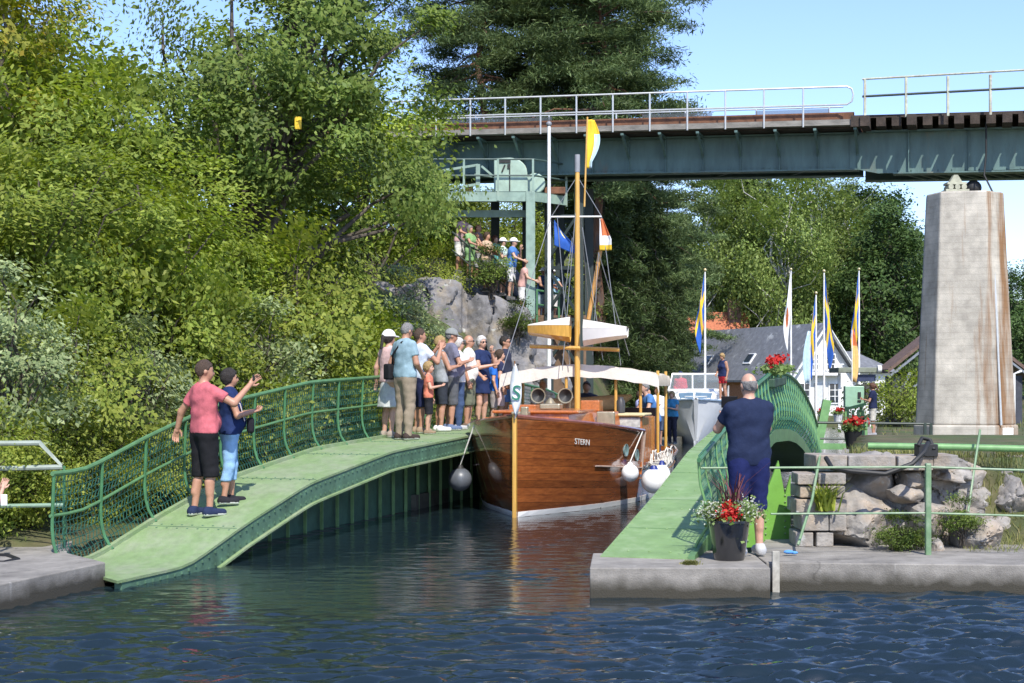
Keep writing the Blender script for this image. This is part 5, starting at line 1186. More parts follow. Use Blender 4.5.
cloth_flag('pennant', 'yellow and pale blue pennant at the top of the boat mast', .26, .95, lambda u, v: 0 if u < .55 or v < .3 else 1, [FY, FL], TM(W2(mz, -.19, 7.3), .2), 'pennant', taper=lambda v: .35 + .65 * math.sin(math.pi * min(1, v + .12)))
cloth_flag('signal_flag', 'blue flag with a pale yellow patch under the crosstree', .42, .5, lambda u, v: 1 if (u - .62) ** 2 + (v - .35) ** 2 < .02 else 0, [FB, mat('flag_cream', (.65, .6, .35), .8)], TM(W2(mz, .46, 5.36), .1), taper=lambda v: .25 + .75 * min(1, v * 1.4), sag=.35)
cloth_flag('signal_flag', 'orange and white pennant with a yellow tip right of the mast', .24, .62, lambda u, v: 0 if v < .55 and u > .25 else (2 if v > .82 else 1), [FO, FW, FY], TM(W2(mz, -.44, 5.36), -.2), taper=lambda v: .25 + .75 * min(1, v * 1.5))
bf = thing('bow_flag', 'white bow pennant with a green letter S', 'pennant', W2(-.12, -.02, 1.58), .15)
b = MB(); b.tube([(0, 0, 0), (0, 0, .92)], .012, 6); b.build('staff', mat('brown_staff', (.2, .09, .03), .5), bf, True)
b = MB(); rr = []
for j in range(13):
    t = j / 12; w = (.125 * math.sin(math.pi * min(1, .06 + t * .94)) ** .8) ; zc = .88 - .86 * t
    rr.append([Vector((-w * .75 + .02, .02 * math.sin(t * 5), zc)), Vector((0.01, -.03, zc - .01)), Vector((w * .9, .015 * math.cos(t * 6), zc - .04))])
b.loft(rr, False); f_o = b.build('cloth', FW, bf, True); m_ = f_o.modifiers.new('Thickness', 'SOLIDIFY'); m_.thickness = .006
o = text_mesh('letter', 'S', .34, FG, f_o); o.matrix_local = Matrix.Translation((.02, -.05, .40)) @ Matrix.Rotation(math.pi / 2, 4, 'X') @ Matrix.Rotation(-.12, 4, 'Z')
# --- white motor cruiser
mb = thing('motor_boat', 'white motor cruiser with its hull in painted shade grey following the wooden boat', 'motor boat', (6.62, 54.0, 0), math.atan2(.99, .11))
GELC = mat('shaded_white_gelcoat', (.56, .58, .60), .25, .06, 3, coat=.5); WGEL = mat('white_gelcoat', (.78, .79, .80), .25, .04, 3, coat=.5); GLS = mat('blue_tinted_glass', (.10, .17, .24), .08, coat=.5);  # hull grey paints the shaded side of a white hull
cu = [0, .2, .6, 1.2, 2, 3, 5, 7.5]; ch = [.08, .45, .85, 1.12, 1.28, 1.35, 1.38, 1.3]; cw = [.02, .08, .24, .52, .82, .98, 1.06, 1.06]
R = []
for u, h, w in zip(cu, ch, cw):
    zs = 1.62 - .10 * u + .008 * u * u; R.append([Vector((u - .25 * (1 if u < .1 else 0), h, zs)), Vector((u + .05 * (u < .1), h * .80 + w * .2, zs * .6)), Vector((u + .25 * (u < .1), w, .12)), Vector((u + .3 * (u < .1), w * .8, -.2)), Vector((u + .4 * (u < .1), 0, -.5)), Vector((u + .3 * (u < .1), -w * .8, -.2)), Vector((u + .25 * (u < .1), -w, .12)), Vector((u + .05 * (u < .1), -h * .80 - w * .2, zs * .6)), Vector((u - .25 * (u < .1), -h, zs))])
b = MB(); b.loft(R, False); b.add(R[-1], [tuple(range(9))]); b.add(R[0], [tuple(range(8, -1, -1))]); hh_ = b.build('hull', GELC, mb, 35)
b = MB(); b.loft([[r[0] + Vector((0, 0, -.01)), Vector((r[0].x, 0, r[0].z + .06)), r[-1] + Vector((0, 0, -.01))] for r in R], False); b.build('deck', WGEL, mb)
b = MB(); b.tube([r[0] + Vector((0, .02, 0)) for r in R], .04, 6); b.tube([r[-1] + Vector((0, -.02, 0)) for r in R], .04, 6); b.build('gunwale', mat('blue_grey_trim', (.22, .30, .40), .4), mb, True)
b = MB(); b.loft([[Vector((u, .0 + s_ * w, z)) for s_, z in ((1, 1.4), (1, 1.4 + .45 * k), (.8, 1.46 + .5 * k), (-.8, 1.46 + .5 * k), (-1, 1.4 + .45 * k), (-1, 1.4))] for u, w, k in ((1.0, .55, .05), (1.35, .75, .8), (2.4, .98, 1), (4.2, 1.05, 1.1))], False); b.build('cabin', WGEL, mb, 30)
b = MB(); b.add([(1.20, -.55, 1.62), (1.20, .0, 1.64), (1.33, .0, 1.86), (1.33, -.62, 1.84)], [(0, 1, 2, 3)]); b.add([(1.20, .08, 1.64), (1.20, .55, 1.62), (1.33, .62, 1.84), (1.33, .08, 1.86)], [(0, 1, 2, 3)])
for v in range(len(b.v)): b.v[v] = (b.v[v][0] - .06, b.v[v][1], b.v[v][2])
b.build('cabin_window', GLS, mb)
b = MB()
fr = [(2.3, -1.0, 1.92), (2.75, -.85, 2.55), (2.75, .85, 2.55), (2.3, 1.0, 1.92)]
b.tube(fr, .045, 6); b.tube([(2.3, 1.0, 1.95), (2.3, -1.0, 1.95)], .04, 6); b.tube([(2.3, .1, 1.95), (2.75, .1, 2.55)], .03, 6); b.tube([(2.75, .85, 2.55), (4.0, 1.02, 1.95)], .035, 6); b.tube([(2.75, -.85, 2.55), (4.0, -1.02, 1.95)], .035, 6); b.build('windscreen_frame', WGEL, mb, True)
tg = bpy.data.materials.new('clear_windscreen'); tg.use_nodes = True; nt = tg.node_tree; p = nt.nodes['Principled BSDF']; p.inputs['Base Color'].default_value = (.3, .35, .38, 1); p.inputs['Roughness'].default_value = .05
t_ = nd(nt, 'ShaderNodeBsdfTransparent'); mx = nd(nt, 'ShaderNodeMixShader', Fac=.35); nt.links.new(t_.outputs[0], mx.inputs[1]); nt.links.new(p.outputs[0], mx.inputs[2]); nt.links.new(mx.outputs[0], nt.nodes['Material Output'].inputs['Surface'])
b = MB(); b.add([Vector(q) for q in fr], [(0, 1, 2, 3)]); b.build('windscreen', tg, mb)
b = MB(); b.tube([(.0, .35, 1.6), (.25, .4, 1.72), (.25, -.4, 1.72), (0, -.35, 1.6)], .02, 6); b.box((.5, 0, 1.63), (.3, .15, .1)); b.build('bow_fitting', GALV, mb, True)
b = MB(); b.tube([(2.6, -1.25, 1.5), (2.6, -1.25, 2.1), (5, -1.3, 2.1), (5, -1.3, 1.5)], .02, 6); b.build('side_rail', GALV, mb, True)
fender('fender', 'long dark fender hanging at the near corner of the motor cruiser', at(661, 424, 54.5), .2, BLACK, BLACK, 2.2)
# ------------------------------------------------------------------ house, flags, pots
WALLW = mat('white_render', (.74, .73, .70), .85, .08, 3, .2, 20); SLATE = mat('grey_slate', (.15, .155, .165), .55, .25, 4, .3, 20, col2=(.38, .39, .39), c2=(.58, .70), c2scale=1.6); BRICK = mat('orange_brick', (.38, .17, .09), .85, .25, 10, .3, 30); TILE = mat('red_roof_tile', (.40, .13, .06), .8, .25, 8, .3, 20); PANE = mat('dark_pane', (.03, .04, .055), .08, coat=.5); TRIM = mat('white_trim', (.76, .76, .74), .6)
hs = thing('house', 'white gabled house with a long grey slate roof behind the flagpoles', 'house', (17.4, 84, .35), math.atan2(.371, .928)); ze, zr_ = 2.42, 5.15; Lh = 13
b = MB(); b.prism([(-2.05, 0), (2.05, 0), (2.05, ze), (0, zr_ - .1), (-2.05, ze)], lambda x, y, k: (x, .02 + 12.9 * k, y)); b.build('wall', WALLW, hs)
b = MB(); b.box((-2.07, 6.5, 1.2), (.06, 12.7, 2.3)); b.build('side_wall', BRICK, hs)
for sd in (-1, 1):
    b = MB(); dx, dz = 2.4, (zr_ - ze) * 2.4 / 2.05; b.add([(sd * .0, -.4, zr_ + .02), (sd * dx, -.4, zr_ - dz + .02), (sd * dx, Lh + .3, zr_ - dz + .02), (0, Lh + .3, zr_ + .02), (0, -.4, zr_ + .14), (sd * dx, -.4, zr_ - dz + .14), (sd * dx, Lh + .3, zr_ - dz + .14), (0, Lh + .3, zr_ + .14)], [(0, 1, 2, 3), (4, 5, 6, 7), (0, 1, 5, 4), (1, 2, 6, 5), (2, 3, 7, 6), (3, 0, 4, 7)]); rf = b.build('roof', SLATE, hs)
    b2 = MB(); b2.bar((sd * .02, -.43, zr_ + .0), (sd * 2.42, -.43, zr_ - dz), .05, .24, (0, 1, 0)); b2.build('verge_board', TRIM, rf)
    if sd < 0:
        for yy in (5.4, 10.4):
            q = MB(); t = .62; R = Matrix.Rotation(-math.atan2(dz, dx), 3, 'Y'); c = Vector((-dx * t, yy, zr_ - dz * t + .18)); q.box(c, (.75, .8, .1), R); s_o = q.build('skylight', TRIM, rf); q = MB(); q.box(c + Vector((-.04, 0, .05)), (.55, .6, .08), R); q.build('pane', PANE, s_o)
def window(par, x, z, w, h, y=-.0, mull=2):
    b = MB(); b.box((x, y - .02, z), (w + .16, .07, h + .16)); f = b.build('window', TRIM, par); b = MB(); b.box((x, y - .05, z), (w, .05, h)); pn_ = b.build('pane', PANE, f)
    b = MB(); b.box((x, y - .08, z), (.05, .03, h)); 
    for k in range(mull): b.box((x, y - .078, z - h / 2 + h * (k + 1) / (mull + 1)), (w, .03, .04))
    b.build('glazing_bar', TRIM, f)
for x in (-1.25, .75): window(hs, x, 1.35, .62, 1.05)
for x in (-.62, .5): window(hs, x, 3.1, .5, .8)
b = MB(); b.box((-.2, -.03, .95), (.7, .08, 1.9)); b.build('door', mat('grey_white_door', (.55, .57, .58), .5), hs)
b = MB()
for k in range(9): b.bar((-1.0 + k * .24, -.5, 2.42), (-1.0 + k * .24, -.5, 2.95), .04)
b.bar((-1.1, -.5, 2.97), (1.05, -.5, 2.97), .06); b.box((0, -.28, 2.38), (2.2, .5, .08)); b.build('balcony', TRIM, hs)
ax = thing('house_annex', 'low white annex with a hipped grey roof beside the gable', 'annex', (17.4, 84, .35), math.atan2(.371, .928))
b = MB(); b.box((3.35, 2.2, 1.3), (2.5, 4.2, 2.6)); b.build('wall', WALLW, ax)
b = MB(); b.add([(2.12, -.3, 2.55), (5.0, -.3, 2.55), (5.0, 4.7, 2.55), (2.12, 4.7, 2.55), (2.12, 1.2, 3.75), (3.2, 1.6, 3.75), (3.2, 3.2, 3.75), (2.12, 3.2, 3.75)], [(0, 1, 5, 4), (1, 2, 6, 5), (2, 3, 7, 6), (4, 5, 6, 7), (3, 0, 4, 7), (3, 2, 1, 0)]); b.build('roof', SLATE, ax)
window(ax, 3.0, 1.5, .6, .9, .1); window(ax, 4.1, 1.5, .6, .9, .1)
rs = thing('outbuilding', 'small building with a red tiled roof and chimney behind the slate ridge', 'building', (13.6, 98, .4))
b = MB(); b.prism([(-1.7, 0), (1.7, 0), (1.7, 4.6), (-1.7, 4.6)], lambda x, y, k: (x, 3 * k, y)); b.build('wall', BRICK, rs)
b = MB(); b.prism([(-.4, 4.5), (3.4, 4.5), (1.5, 6.6)], lambda y, z, k: (-2.0 + 4.0 * k, y, z)); rf = b.build('roof', TILE, rs); b = MB(); b.box((1.1, 1.2, 6.6), (.8, .7, 1.6)); b.build('chimney', mat('brown_brick', (.20, .12, .09), .9, .3, 10), rf)
# shelter behind the pier
sh = thing('timber_shelter', 'open timber shelter with a gabled roof behind the bridge pier', 'shelter', (0, 0, 0)); Ys = 64
def sp_(px, py, y): p = at(px, py, Ys); return Vector((p.x, y, p.z))
b = MB()
for a, c in (((888, 373), (957, 318)), ((957, 318), (1036, 378))):
    A_, C_ = sp_(*a, Ys), sp_(*c, Ys); up = Vector((0, 0, .16)); b.add([A_, C_, C_ + Vector((0, 2, 0)), A_ + Vector((0, 2, 0)), A_ + up, C_ + up, C_ + up + Vector((0, 2, 0)), A_ + up + Vector((0, 2, 0))], [(0, 1, 2, 3), (4, 5, 6, 7), (0, 1, 5, 4), (1, 2, 6, 5), (2, 3, 7, 6), (3, 0, 4, 7)])
b.build('roof', mat('brown_roof_board', (.14, .09, .07), .8, .3, 6), sh)
b = MB()
for a, c in (((888, 377), (957, 322)), ((957, 322), (1036, 382))): b.bar(sp_(*a, Ys - .08), sp_(*c, Ys - .08), .08, .18, (0, 1, 0))
b.build('barge_board', mat('grey_blue_board', (.20, .22, .25), .7, .2, 6), sh)
for px, y in ((897, Ys + .3), (1020, Ys + .3), (900, Ys + 1.8), (1020, Ys + 1.8)):
    p = sp_(px, 378, y); b = MB(); b.bar((p.x, p.y, .2), (p.x, p.y, p.z + .1), .3); b.build('post', mat('dark_stained_post', (.045, .05, .065), .7, .3, 5), sh)
b = MB(); p = sp_(900, 388, Ys + .3); q = sp_(924, 384, Ys + .3); b.bar(p, q, .14); q2 = sp_(912, 372, Ys + .3); b.bar(sp_(898, 400, Ys + .3), q2, .12); b.build('brace', mat('grey_blue_board', (.4, .45, .5)), sh)
b = MB(); p = at(1014, 374, 50); b.tube([(p.x, 50, .2), (p.x, 50, p.z), (p.x + .25, 50, p.z + .1)], .05, 8); tag(b.build('white_post', TRIM, None, True), 'slim white post to the right of the pier', 'post')
# ticket canopy, cabinet, gate
cn = thing('canopy', 'flat grey-green canopy on posts in front of the annex', 'canopy', (0, 0, 0)); Yc = 60
a, c = at(838, 367, Yc), at(878, 373, Yc)
b = MB(); b.box(((a.x + c.x) / 2, Yc + .8, (a.z + c.z) / 2), (c.x - a.x, 1.8, .20)); b.build('roof', mat('grey_green_sheet', (.19, .21, .16), .6, .2, 6), cn, False, .02)
b = MB(); p = at(878, 369, Yc); b.tube([(p.x - .05, Yc - .1, p.z), (p.x + .1, Yc - .1, p.z)], .15, 10); b.build('roll_end', TRIM, cn, True)
for px in (842, 874): p = at(px, 373, Yc); b = MB(); b.bar((p.x, Yc + .5, .3), (p.x, Yc + .5, p.z), .1); b.build('post', TRIM, cn)
b = MB(); p = at(866, 378, Yc); b.box((p.x, Yc + .1, p.z), (.8, .06, .28)); b.build('fascia_panel', mat('dark_blue_panel', (.03, .04, .09), .5), cn)
b = MB(); p = at(866, 392, Yc + 1); b.box((p.x, Yc + 1.4, p.z), (.7, .1, .6)); b.build('kiosk_window', PANE, cn)
kc = thing('control_cabinet', 'pale green metal control cabinet in front of the woman in navy', 'cabinet', (0, 0, 0)); Yk = 51
a, c = at(845, 386, Yk), at(864, 407, Yk)
b = MB(); b.box(((a.x + c.x) / 2, Yk + .12, (a.z + c.z) / 2), (c.x - a.x, .3, a.z - c.z)); b.build('box', mat('mint_green_enamel', (.28, .46, .32), .4, .1, 6), kc, False, .02)
b = MB(); p = at(859, 395, Yk); b.box((p.x, Yk - .05, p.z), (.1, .04, .2)); b.box((p.x, Yk - .05, p.z - .2), (.12, .04, .06)); b.build('handle', BLACK, kc)
for px in (847, 862): p = at(px, 405, Yk); b = MB(); b.bar((p.x, Yk + .15, .2), (p.x, Yk + .15, p.z), .09); b.build('leg', GRAIL2, kc)
gt = thing('lock_gate_beam', 'green steel lock gate frame by the cabinet', 'gate', (0, 0, 0)); Yg = 44
b = MB()
for px in (848, 853, 858, 863): p = at(px, 410, Yg); b.bar((p.x, Yg, .1), (p.x, Yg, p.z), .06)
b.bar(at(846, 409, Yg), at(866, 404, Yg), .08); b.bar(at(846, 440, Yg), at(866, 416, Yg), .06); b.build('frame', GRAIL2, gt)
b = MB(); b.bar(at(818, 446, 40), at(827, 400, 40), .22, .12); b.bar(at(806, 446, 40), at(880, 447, 40), .16, .16); b.build('beam', GRAIL2, gt)
# flagpoles
def pole(px, Y, ytop, ybase, r=.05):
    t = at(px, ytop, Y); z0 = gh(t.x, Y) - .1; o = thing('flagpole', '', 'flagpole', (t.x, Y, z0), 0, 'white flagpoles'); h = t.z - z0
    b = MB(); b.tube([(0, 0, 0), (0, 0, h * .6), (0, 0, h)], [r * 1.25, r, r * .6], 10); b.build('pole', TRIM, o, True); b = MB(); b.ball((0, 0, h + r * .8), r * 1.5, 8); b.build('finial', mat('gilt_knob', (.6, .5, .25), .3, metal=.6), o, True); return o, h
def swed(u, v): return 1 if (.30 < u < .48 or .40 < v < .60) else 0
flagdefs = [(705, 60, 271, swed, 'swedish', 'white flagpole in front of the slate roof above the cruiser', 'limp blue and yellow flag above the motor cruiser', -1, 1.7, 24),
            (791, 78, 270, lambda u, v: 2 if (u - .5) ** 2 + (v - .62) ** 2 > .03 else 3, 'w', 'white flagpole behind the roof ridge with a white flag', 'limp white flag with an orange spot above the roof ridge', -1, 2.2, 36),
            (824, 66, 272, swed, 's', 'tallest white flagpole in front of the gable', 'limp blue and yellow flag high on the pole before the gable', 1, 2.3, 22),
            (816, 64, 294, swed, 's', 'shorter white flagpole in front of the gable', 'lower blue and yellow flag on the shorter pole by the gable', -1, 1.9, 22),
            (859, 70, 270, swed, 's', 'white flagpole between the gable and the dark trees', 'limp blue and yellow flag against the dark trees', -1, 2.4, 24)]
for px, Y, yt, fn, k, lp, lf, sd, hh, w_ in flagdefs:
    o, h = pole(px, Y, yt, 0); o['label'] = lp
    cloth_flag('flag', lf, (.37) * sd, hh, fn, [FB, FY, FW, FO], TM(o.location + Vector((.04 * sd, -.06, h - .12)), 0), nx=18, ny=30, wave=.10, group='limp flags on the flagpoles', sag=.9, taper=lambda v: .45 + .55 * math.sin(math.pi * min(1, v * .9 + .1)))
t = at(549, 126, 37.5); o = thing('flagpole', 'tall bare white pole standing behind the boat awning', 'flagpole', (t.x, 37.5, .1), 0, 'white flagpoles'); b = MB(); b.tube([(0, 0, 0), (0, 0, t.z - .1)], [.058, .042], 10); b.build('pole', TRIM, o, True); b = MB(); b.ball((0, 0, t.z - .05), .07, 8); b.build('finial', mat('grey_metal', (.25, .25, .25)), o, True)
for px, lab, m1, m2 in ((852, 'slim orange and yellow beach flag beside the gable', FO, mat('flag_apricot', (.72, .45, .16), .8)), (810, 'pale blue beach flag at the left of the gable', FL, FL)):
    Y = 58; a = at(px, 330 if px > 830 else 331, Y); t = thing('beach_flag', lab, 'flag', (a.x, Y, gh(a.x, Y))); h = a.z - t.location.z
    b = MB(); b.tube([(0, 0, 0), (0, 0, h)], .02, 6); b.build('pole', TRIM, t, True); rr = []
    for j in range(11): q = j / 10; w = (.04 + .22 * math.sin(math.pi * (q * .75 + .05))) * (1 if px > 830 else -1.1); rr.append([Vector((0, 0, h - q * 2.0)), Vector((w * .5, .06, h - q * 2.0)), Vector((w, 0, h - q * 2.05))])
    b = MB(); b.loft(rr, False); b.m = [1 if i > 5 else 0 for i in range(len(b.m))]; s_o = b.build('sail', [m1, m2], t, True); m_ = s_o.modifiers.new('Thickness', 'SOLIDIFY'); m_.thickness = .006
# flower pots
def flowers(name, parent, c, r, n, m, size, seed, zs=.4):
    g = np.random.default_rng(seed); C = np.array(c) + g.normal(size=(n, 3)) * np.array([r, r, r * zs]); N = g.normal(size=(n, 3)) + np.array([0, -.3, .8]); N /= np.linalg.norm(N, axis=1)[:, None]
    return leaves(name, C, N, size, m, parent, g, .8)
PET = {'red': leafmat('red_petal', (.42, .015, .02), (.62, .06, .04), .2, .15), 'white': leafmat('white_petal', (.55, .58, .45), (.78, .78, .70), .3, .1), 'leafy': leafmat('pot_leaf', (.10, .17, .04), (.26, .34, .12), .3, .2), 'plum': leafmat('plum_blade', (.10, .03, .04), (.2, .08, .08), .2, .2)}
bk = thing('flower_bucket', 'glossy black bucket of red and white flowers on the quay block', 'planter', (2.25, 15.55, QZ))
b = MB(); b.lathe([(.001, 0), (.155, 0), (.162, .02), (.212, .385), (.222, .39), (.222, .415), (.205, .415), (.200, .36), (.001, .355)], (0, 0, 0), 40, None, False); b.build('bucket', mat('black_glazed_steel', (.02, .021, .024), .16, .1, 4, spec=.8, coat=1., metal=.3), bk, 40)
for x, y, z, r, n, k, s_, nm, sd in ((-.17, 0, .49, .065, 520, 'leafy', .035, 'foliage', 1), (.16, 0, .50, .075, 600, 'leafy', .035, 'foliage', 2), (.0, .02, .46, .11, 500, 'leafy', .05, 'foliage', 3), (-.18, -.03, .51, .07, 420, 'white', .022, 'white_flowers', 4), (.17, -.02, .52, .075, 480, 'white', .022, 'white_flowers', 5), (-.02, -.12, .47, .05, 300, 'red', .034, 'red_flowers', 6), (.0, -.10, .54, .045, 220, 'red', .034, 'red_flowers', 7)):
    flowers(nm, bk, (x, y, z), r, n, PET[k], s_, sd, .7)
o = blades('grass_spikes', 46, tuft(0, 0, 0, .045), None, .55, 'grass', None, .02); del_ = [k for k in list(o.keys()) if k in ('category', 'kind', 'label')]
for k in del_: del o[k]
o.data.materials[0] = PET['plum']; o.parent = bk; o.location = (.04, 0, .38); KIDS.setdefault(bk.name, []).append(o)
def pot(px, py, Y, sc, lab, z=None, dark=True):
    p = at(px, py, Y); t = thing('flower_pot', lab, 'planter', p, 0, None)
    b = MB(); b.lathe([(.001, 0), (.16 * sc, 0), (.22 * sc, .42 * sc), (.24 * sc, .45 * sc), (.001, .42 * sc)], (0, 0, 0), 20); b.build('pot', BLACK if dark else TRIM, t, 40)
    flowers('foliage', t, (0, 0, .55 * sc), .15 * sc, 260, PET['leafy'], .10 * sc, int(px)); flowers('red_flowers', t, (0.02, -.04, .68 * sc), .12 * sc, 130, PET['red'], .10 * sc, int(px) + 1); return t
pot(853, 449, 27, .72, 'black pot of red flowers on the terrace edge near the green pipe')
q = [RL(L, RL.w + .06, .90) for L in (7.6, 8.6, 9.6)]
t = thing('flower_trough', 'trough of red geraniums on top of the arched railing', 'planter', q[1]); dL = (q[2] - q[0]).normalized()
b = MB(); b.bar(q[0] - q[1] + Vector((0, 0, -.06)), q[2] - q[1] + Vector((0, 0, -.06)), .14, .14); b.build('trough', mat('dark_green_trough', (.03, .07, .04), .6), t, False, .02)
for i, f in enumerate((-.9, 0, .9)):
    flowers('foliage', t, Vector((0, 0, .09)) + (q[2] - q[0]) * f * .45, .10, 150, PET['leafy'], .06, 40 + i); flowers('red_flowers', t, Vector((0, -.02, .24)) + (q[2] - q[0]) * f * .5, .05, 60, PET['red'], .06, 50 + i, .8)
pot(823, 424, 55, .75, 'tall flower tub of orange-red blooms below the gable window', None, False); pot(838, 424, 57, .8, 'flower tub of red blooms left of the green cabinet', None, False)
# far spectators' railing on the rock
rk = thing('path_railing', 'thin dark railing in front of the spectators on the rock', 'railing', (0, 0, 0)); Yr = 42.75
pts = [(452, 232), (470, 247), (492, 256), (512, 275), (528, 312)]
b = MB(); b.tube([at(x, y, Yr) for x, y in pts], .03, 6); b.build('top_rail', dk, rk, True)
b = MB(); b.tube([at(x, y + 18, Yr) for x, y in pts[:4]], .022, 6); b.build('lower_rail', dk, rk, True)
for x, y in pts[1:]: b = MB(); b.bar(at(x, y, Yr), at(x, y + 36, Yr), .05); b.build('post', dk, rk)
r2 = thing('path_railing', 'green railing around the two spectators low beside the platform column', 'railing', (0, 0, 0)); Y2 = 43.9
b = MB(); b.tube([at(536, 290, Y2), at(560, 294, Y2)], .03, 6); b.tube([at(536, 304, Y2), at(560, 308, Y2)], .025, 6); b.build('rail', GRAIL, r2, True)
for x in (537, 548, 559): b = MB(); b.bar(at(x, 290, Y2), at(x, 330, Y2), .06); b.build('post', GRAIL, r2)
b = MB(); p = at(548, 318, 44.6); b.box((p.x, 44.9, (p.z) / 2 + .1), (2.2, 2.0, p.z - .1)); tag(b.build('landing', mat('brown_timber', (.16, .10, .06), .8, .3, 5)), 'brown timber landing under the two low spectators', 'landing')
# ------------------------------------------------------------------ the people
HS = 1.075
def dk_pos(px, Y): x = (px - 512) * Y / 1500; return (x, Y, LL.at(x, Y) + .001)
def dk_feet(px, py):
    best = min(np.arange(15.5, 32, .02), key=lambda Y: abs(386 + (2.1 - LL.at((px - 512) * Y / 1500, Y)) * 1500 / Y - py)); return dk_pos(px, best)
def pp(px, py, Y): return tuple(at(px, py, Y))
B = (.25, .05, .95)
person('man in a coral red T-shirt and black shorts gripping the green handrail', dk_feet(204, 516), (.78, .62), 1.78 * HS,
       arms=(((.36, .10, 1.17), (.42, .12, .98)), ((.33, -.20, 1.27), (.26, -.44, 1.48))), head=(-10, 4), hair=('short', 'brown'), shirt=((.52, .13, .15), .62), bottom=('long_shorts', (.012, .012, .014)), shoes=(.02, .03, .07), skin=1, wide=1.02, belly=.5, vox=.0135, hem=.93, stance=(.04, -.04))
person('woman in a navy top and pale blue cropped jeans with a small black bag', dk_feet(229.5, 504), (.97, .22), 1.58 * HS, arms=('chest', 'chest'), head=(0, 0), hair=('short2', 'dark'), shirt=((.015, .03, .10), .5), bottom=('capri', (.26, .44, .66)), shoes=(.02, .02, .025), skin=1, wide=1.22, female=True, belly=.6, vox=.0135, stance=(-.05, .05),
       bag=((.015, .015, .02), (.0, -.27, 1.02), (.22, .09, .2), [(-.13, .05, 1.46), (-.14, -.13, 1.30), (-.10, -.19, 1.08)], (.6, .55, .55)))
person('man with a shaved grey head in a navy T-shirt filming beside the flower bucket', (2.52, 15.95, QZ), (-.22, 1), 1.80 * HS, arms=('tablet', 'tablet'), head=(0, 4), hair=('bald', 'grey'), shirt=((.014, .022, .055), .6), bottom=('long_shorts', (.012, .018, .08)), shoes=(.45, .45, .45), skin=0, wide=1.04, belly=.4, vox=.013, hem=.86, stance=(.03, -.03))
f_ = Vector((-.22, 1, 0)).normalized(); p = Vector((2.52, 15.95, QZ + 1.47 * 1.80 * HS / 1.75)) + f_ * .50 + Vector((-.03, 0, 0)); b = MB(); b.box(p, (.19, .012, .125), Matrix.Rotation(.22, 3, 'Z')); tag(b.build('tablet', mat('black_plastic', (.006, .006, .007), .5, spec=.2), None, False, .008), 'black tablet held up by the man filming on the quay', 'tablet')
ph = hand_world(dk_feet(204, 516), (.78, .62), 1.78 * HS, ((.33, -.20, 1.27), (.26, -.44, 1.48)), -1, 1.02, .12); b = MB(); b.box(ph, (.075, .012, .15), Matrix.Rotation(1.2, 3, 'Z') @ Matrix.Rotation(1.57, 3, 'Y')); tag(b.build('phone', BLACK, None, False, .006), 'black phone held up by the man in the red shirt', 'phone')
person('child with dark hair kneeling down out of frame at the left quay edge', at(-22, 556, 16.4) * 1, (.8, .5), 1.2 * HS, kneel=True, arms=('phone', 'phone'), hair=('short', 'dark'), shirt=((.03, .03, .04), .5), bottom=('shorts', (.05, .05, .06)), vox=.016, child=True)['label'] = 'child with dark hair holding up a white phone at the left edge'
b = MB(); b.box(at(4, 500, 16.1), (.07, .012, .12)); tag(b.build('phone', TRIM, None, False, .006), 'white phone in the hand of the child at the left edge', 'phone')
GD = 'onlookers on the footbridge'; V = .0175
def fitY(px, Y, em=1.1):
    while True:
        x = (px - 512) * Y / 1500; e_ = (Vector((x, Y, 0)) - LL.P0).dot(LL.n)
        if e_ <= em: return Y
        Y -= .1
D = lambda lab, px, Y, f, ht, **k: person(lab, dk_pos(px, fitY(px, Y, k.pop('em', 1.1))), f, ht * HS, group=GD, vox=k.pop('vox', V), **k)
D('woman in a pale pink top, white cap and light grey skirt', 389, 28.4, (.7, .6), 1.68, em=1.2, arms=('side', 'front'), hair=('tail', 'dark'), hat=('cap', (.8, .8, .8)), shirt=((.62, .42, .40), .3), bottom=('skirt', (.50, .52, .50)), shoes=(.3, .25, .2), female=True)
D('grey-haired man in a teal T-shirt and beige trousers with a black shoulder bag', 405, 26.9, (.75, .62), 1.80, em=.72, arms=(((.28, .05, 1.15), (.26, -.05, .90)), 'front'), head=(10, 22), hair=('short', 'grey'), shirt=((.25, .36, .41), .6), bottom=('trousers', (.27, .215, .155)), shoes=(.05, .035, .03), skin=1, wide=1.08, hem=.93, vox=.016,
  bag=((.015, .015, .018), (.27, .03, 1.02), (.16, .26, .24), [(.22, .08, 1.12), (.10, .15, 1.28), (-.06, .10, 1.46), (-.12, -.06, 1.44), (-.02, -.17, 1.25)]), glasses=True)
D('man in a white and blue shirt with navy shorts lifting a black camera', 420, 27.7, (.85, .4), 1.72, arms=('phone', 'phone'), hair=('short', 'brown'), shirt=((.58, .64, .74), .6), bottom=('long_shorts', (.02, .025, .07)), shoes=(.3, .22, .15), skin=1)
D('blond boy in a coral orange shirt and black shorts', 428.5, 27.2, (.9, -.1), 1.14, em=.85, arms=('down', 'chest'), hair=('short2', 'blonde'), shirt=((.62, .20, .13), .5), bottom=('shorts', (.02, .02, .025)), shoes=(.25, .18, .12), child=True, wide=.9)
D('short-haired blonde woman in a grey sleeveless top with a big grey bag', 440.5, 28.3, (.9, .35), 1.62, arms=('chest', 'chest'), hair=('short2', 'blonde'), shirt=((.28, .30, .31), 0), bottom=('shorts', (.03, .035, .045)), shoes=(.7, .7, .68), skin=1, female=True, bag=((.13, .12, .12), (.2, .12, .98), (.34, .18, .26), [(.12, .12, 1.12), (.12, .08, 1.42)]))
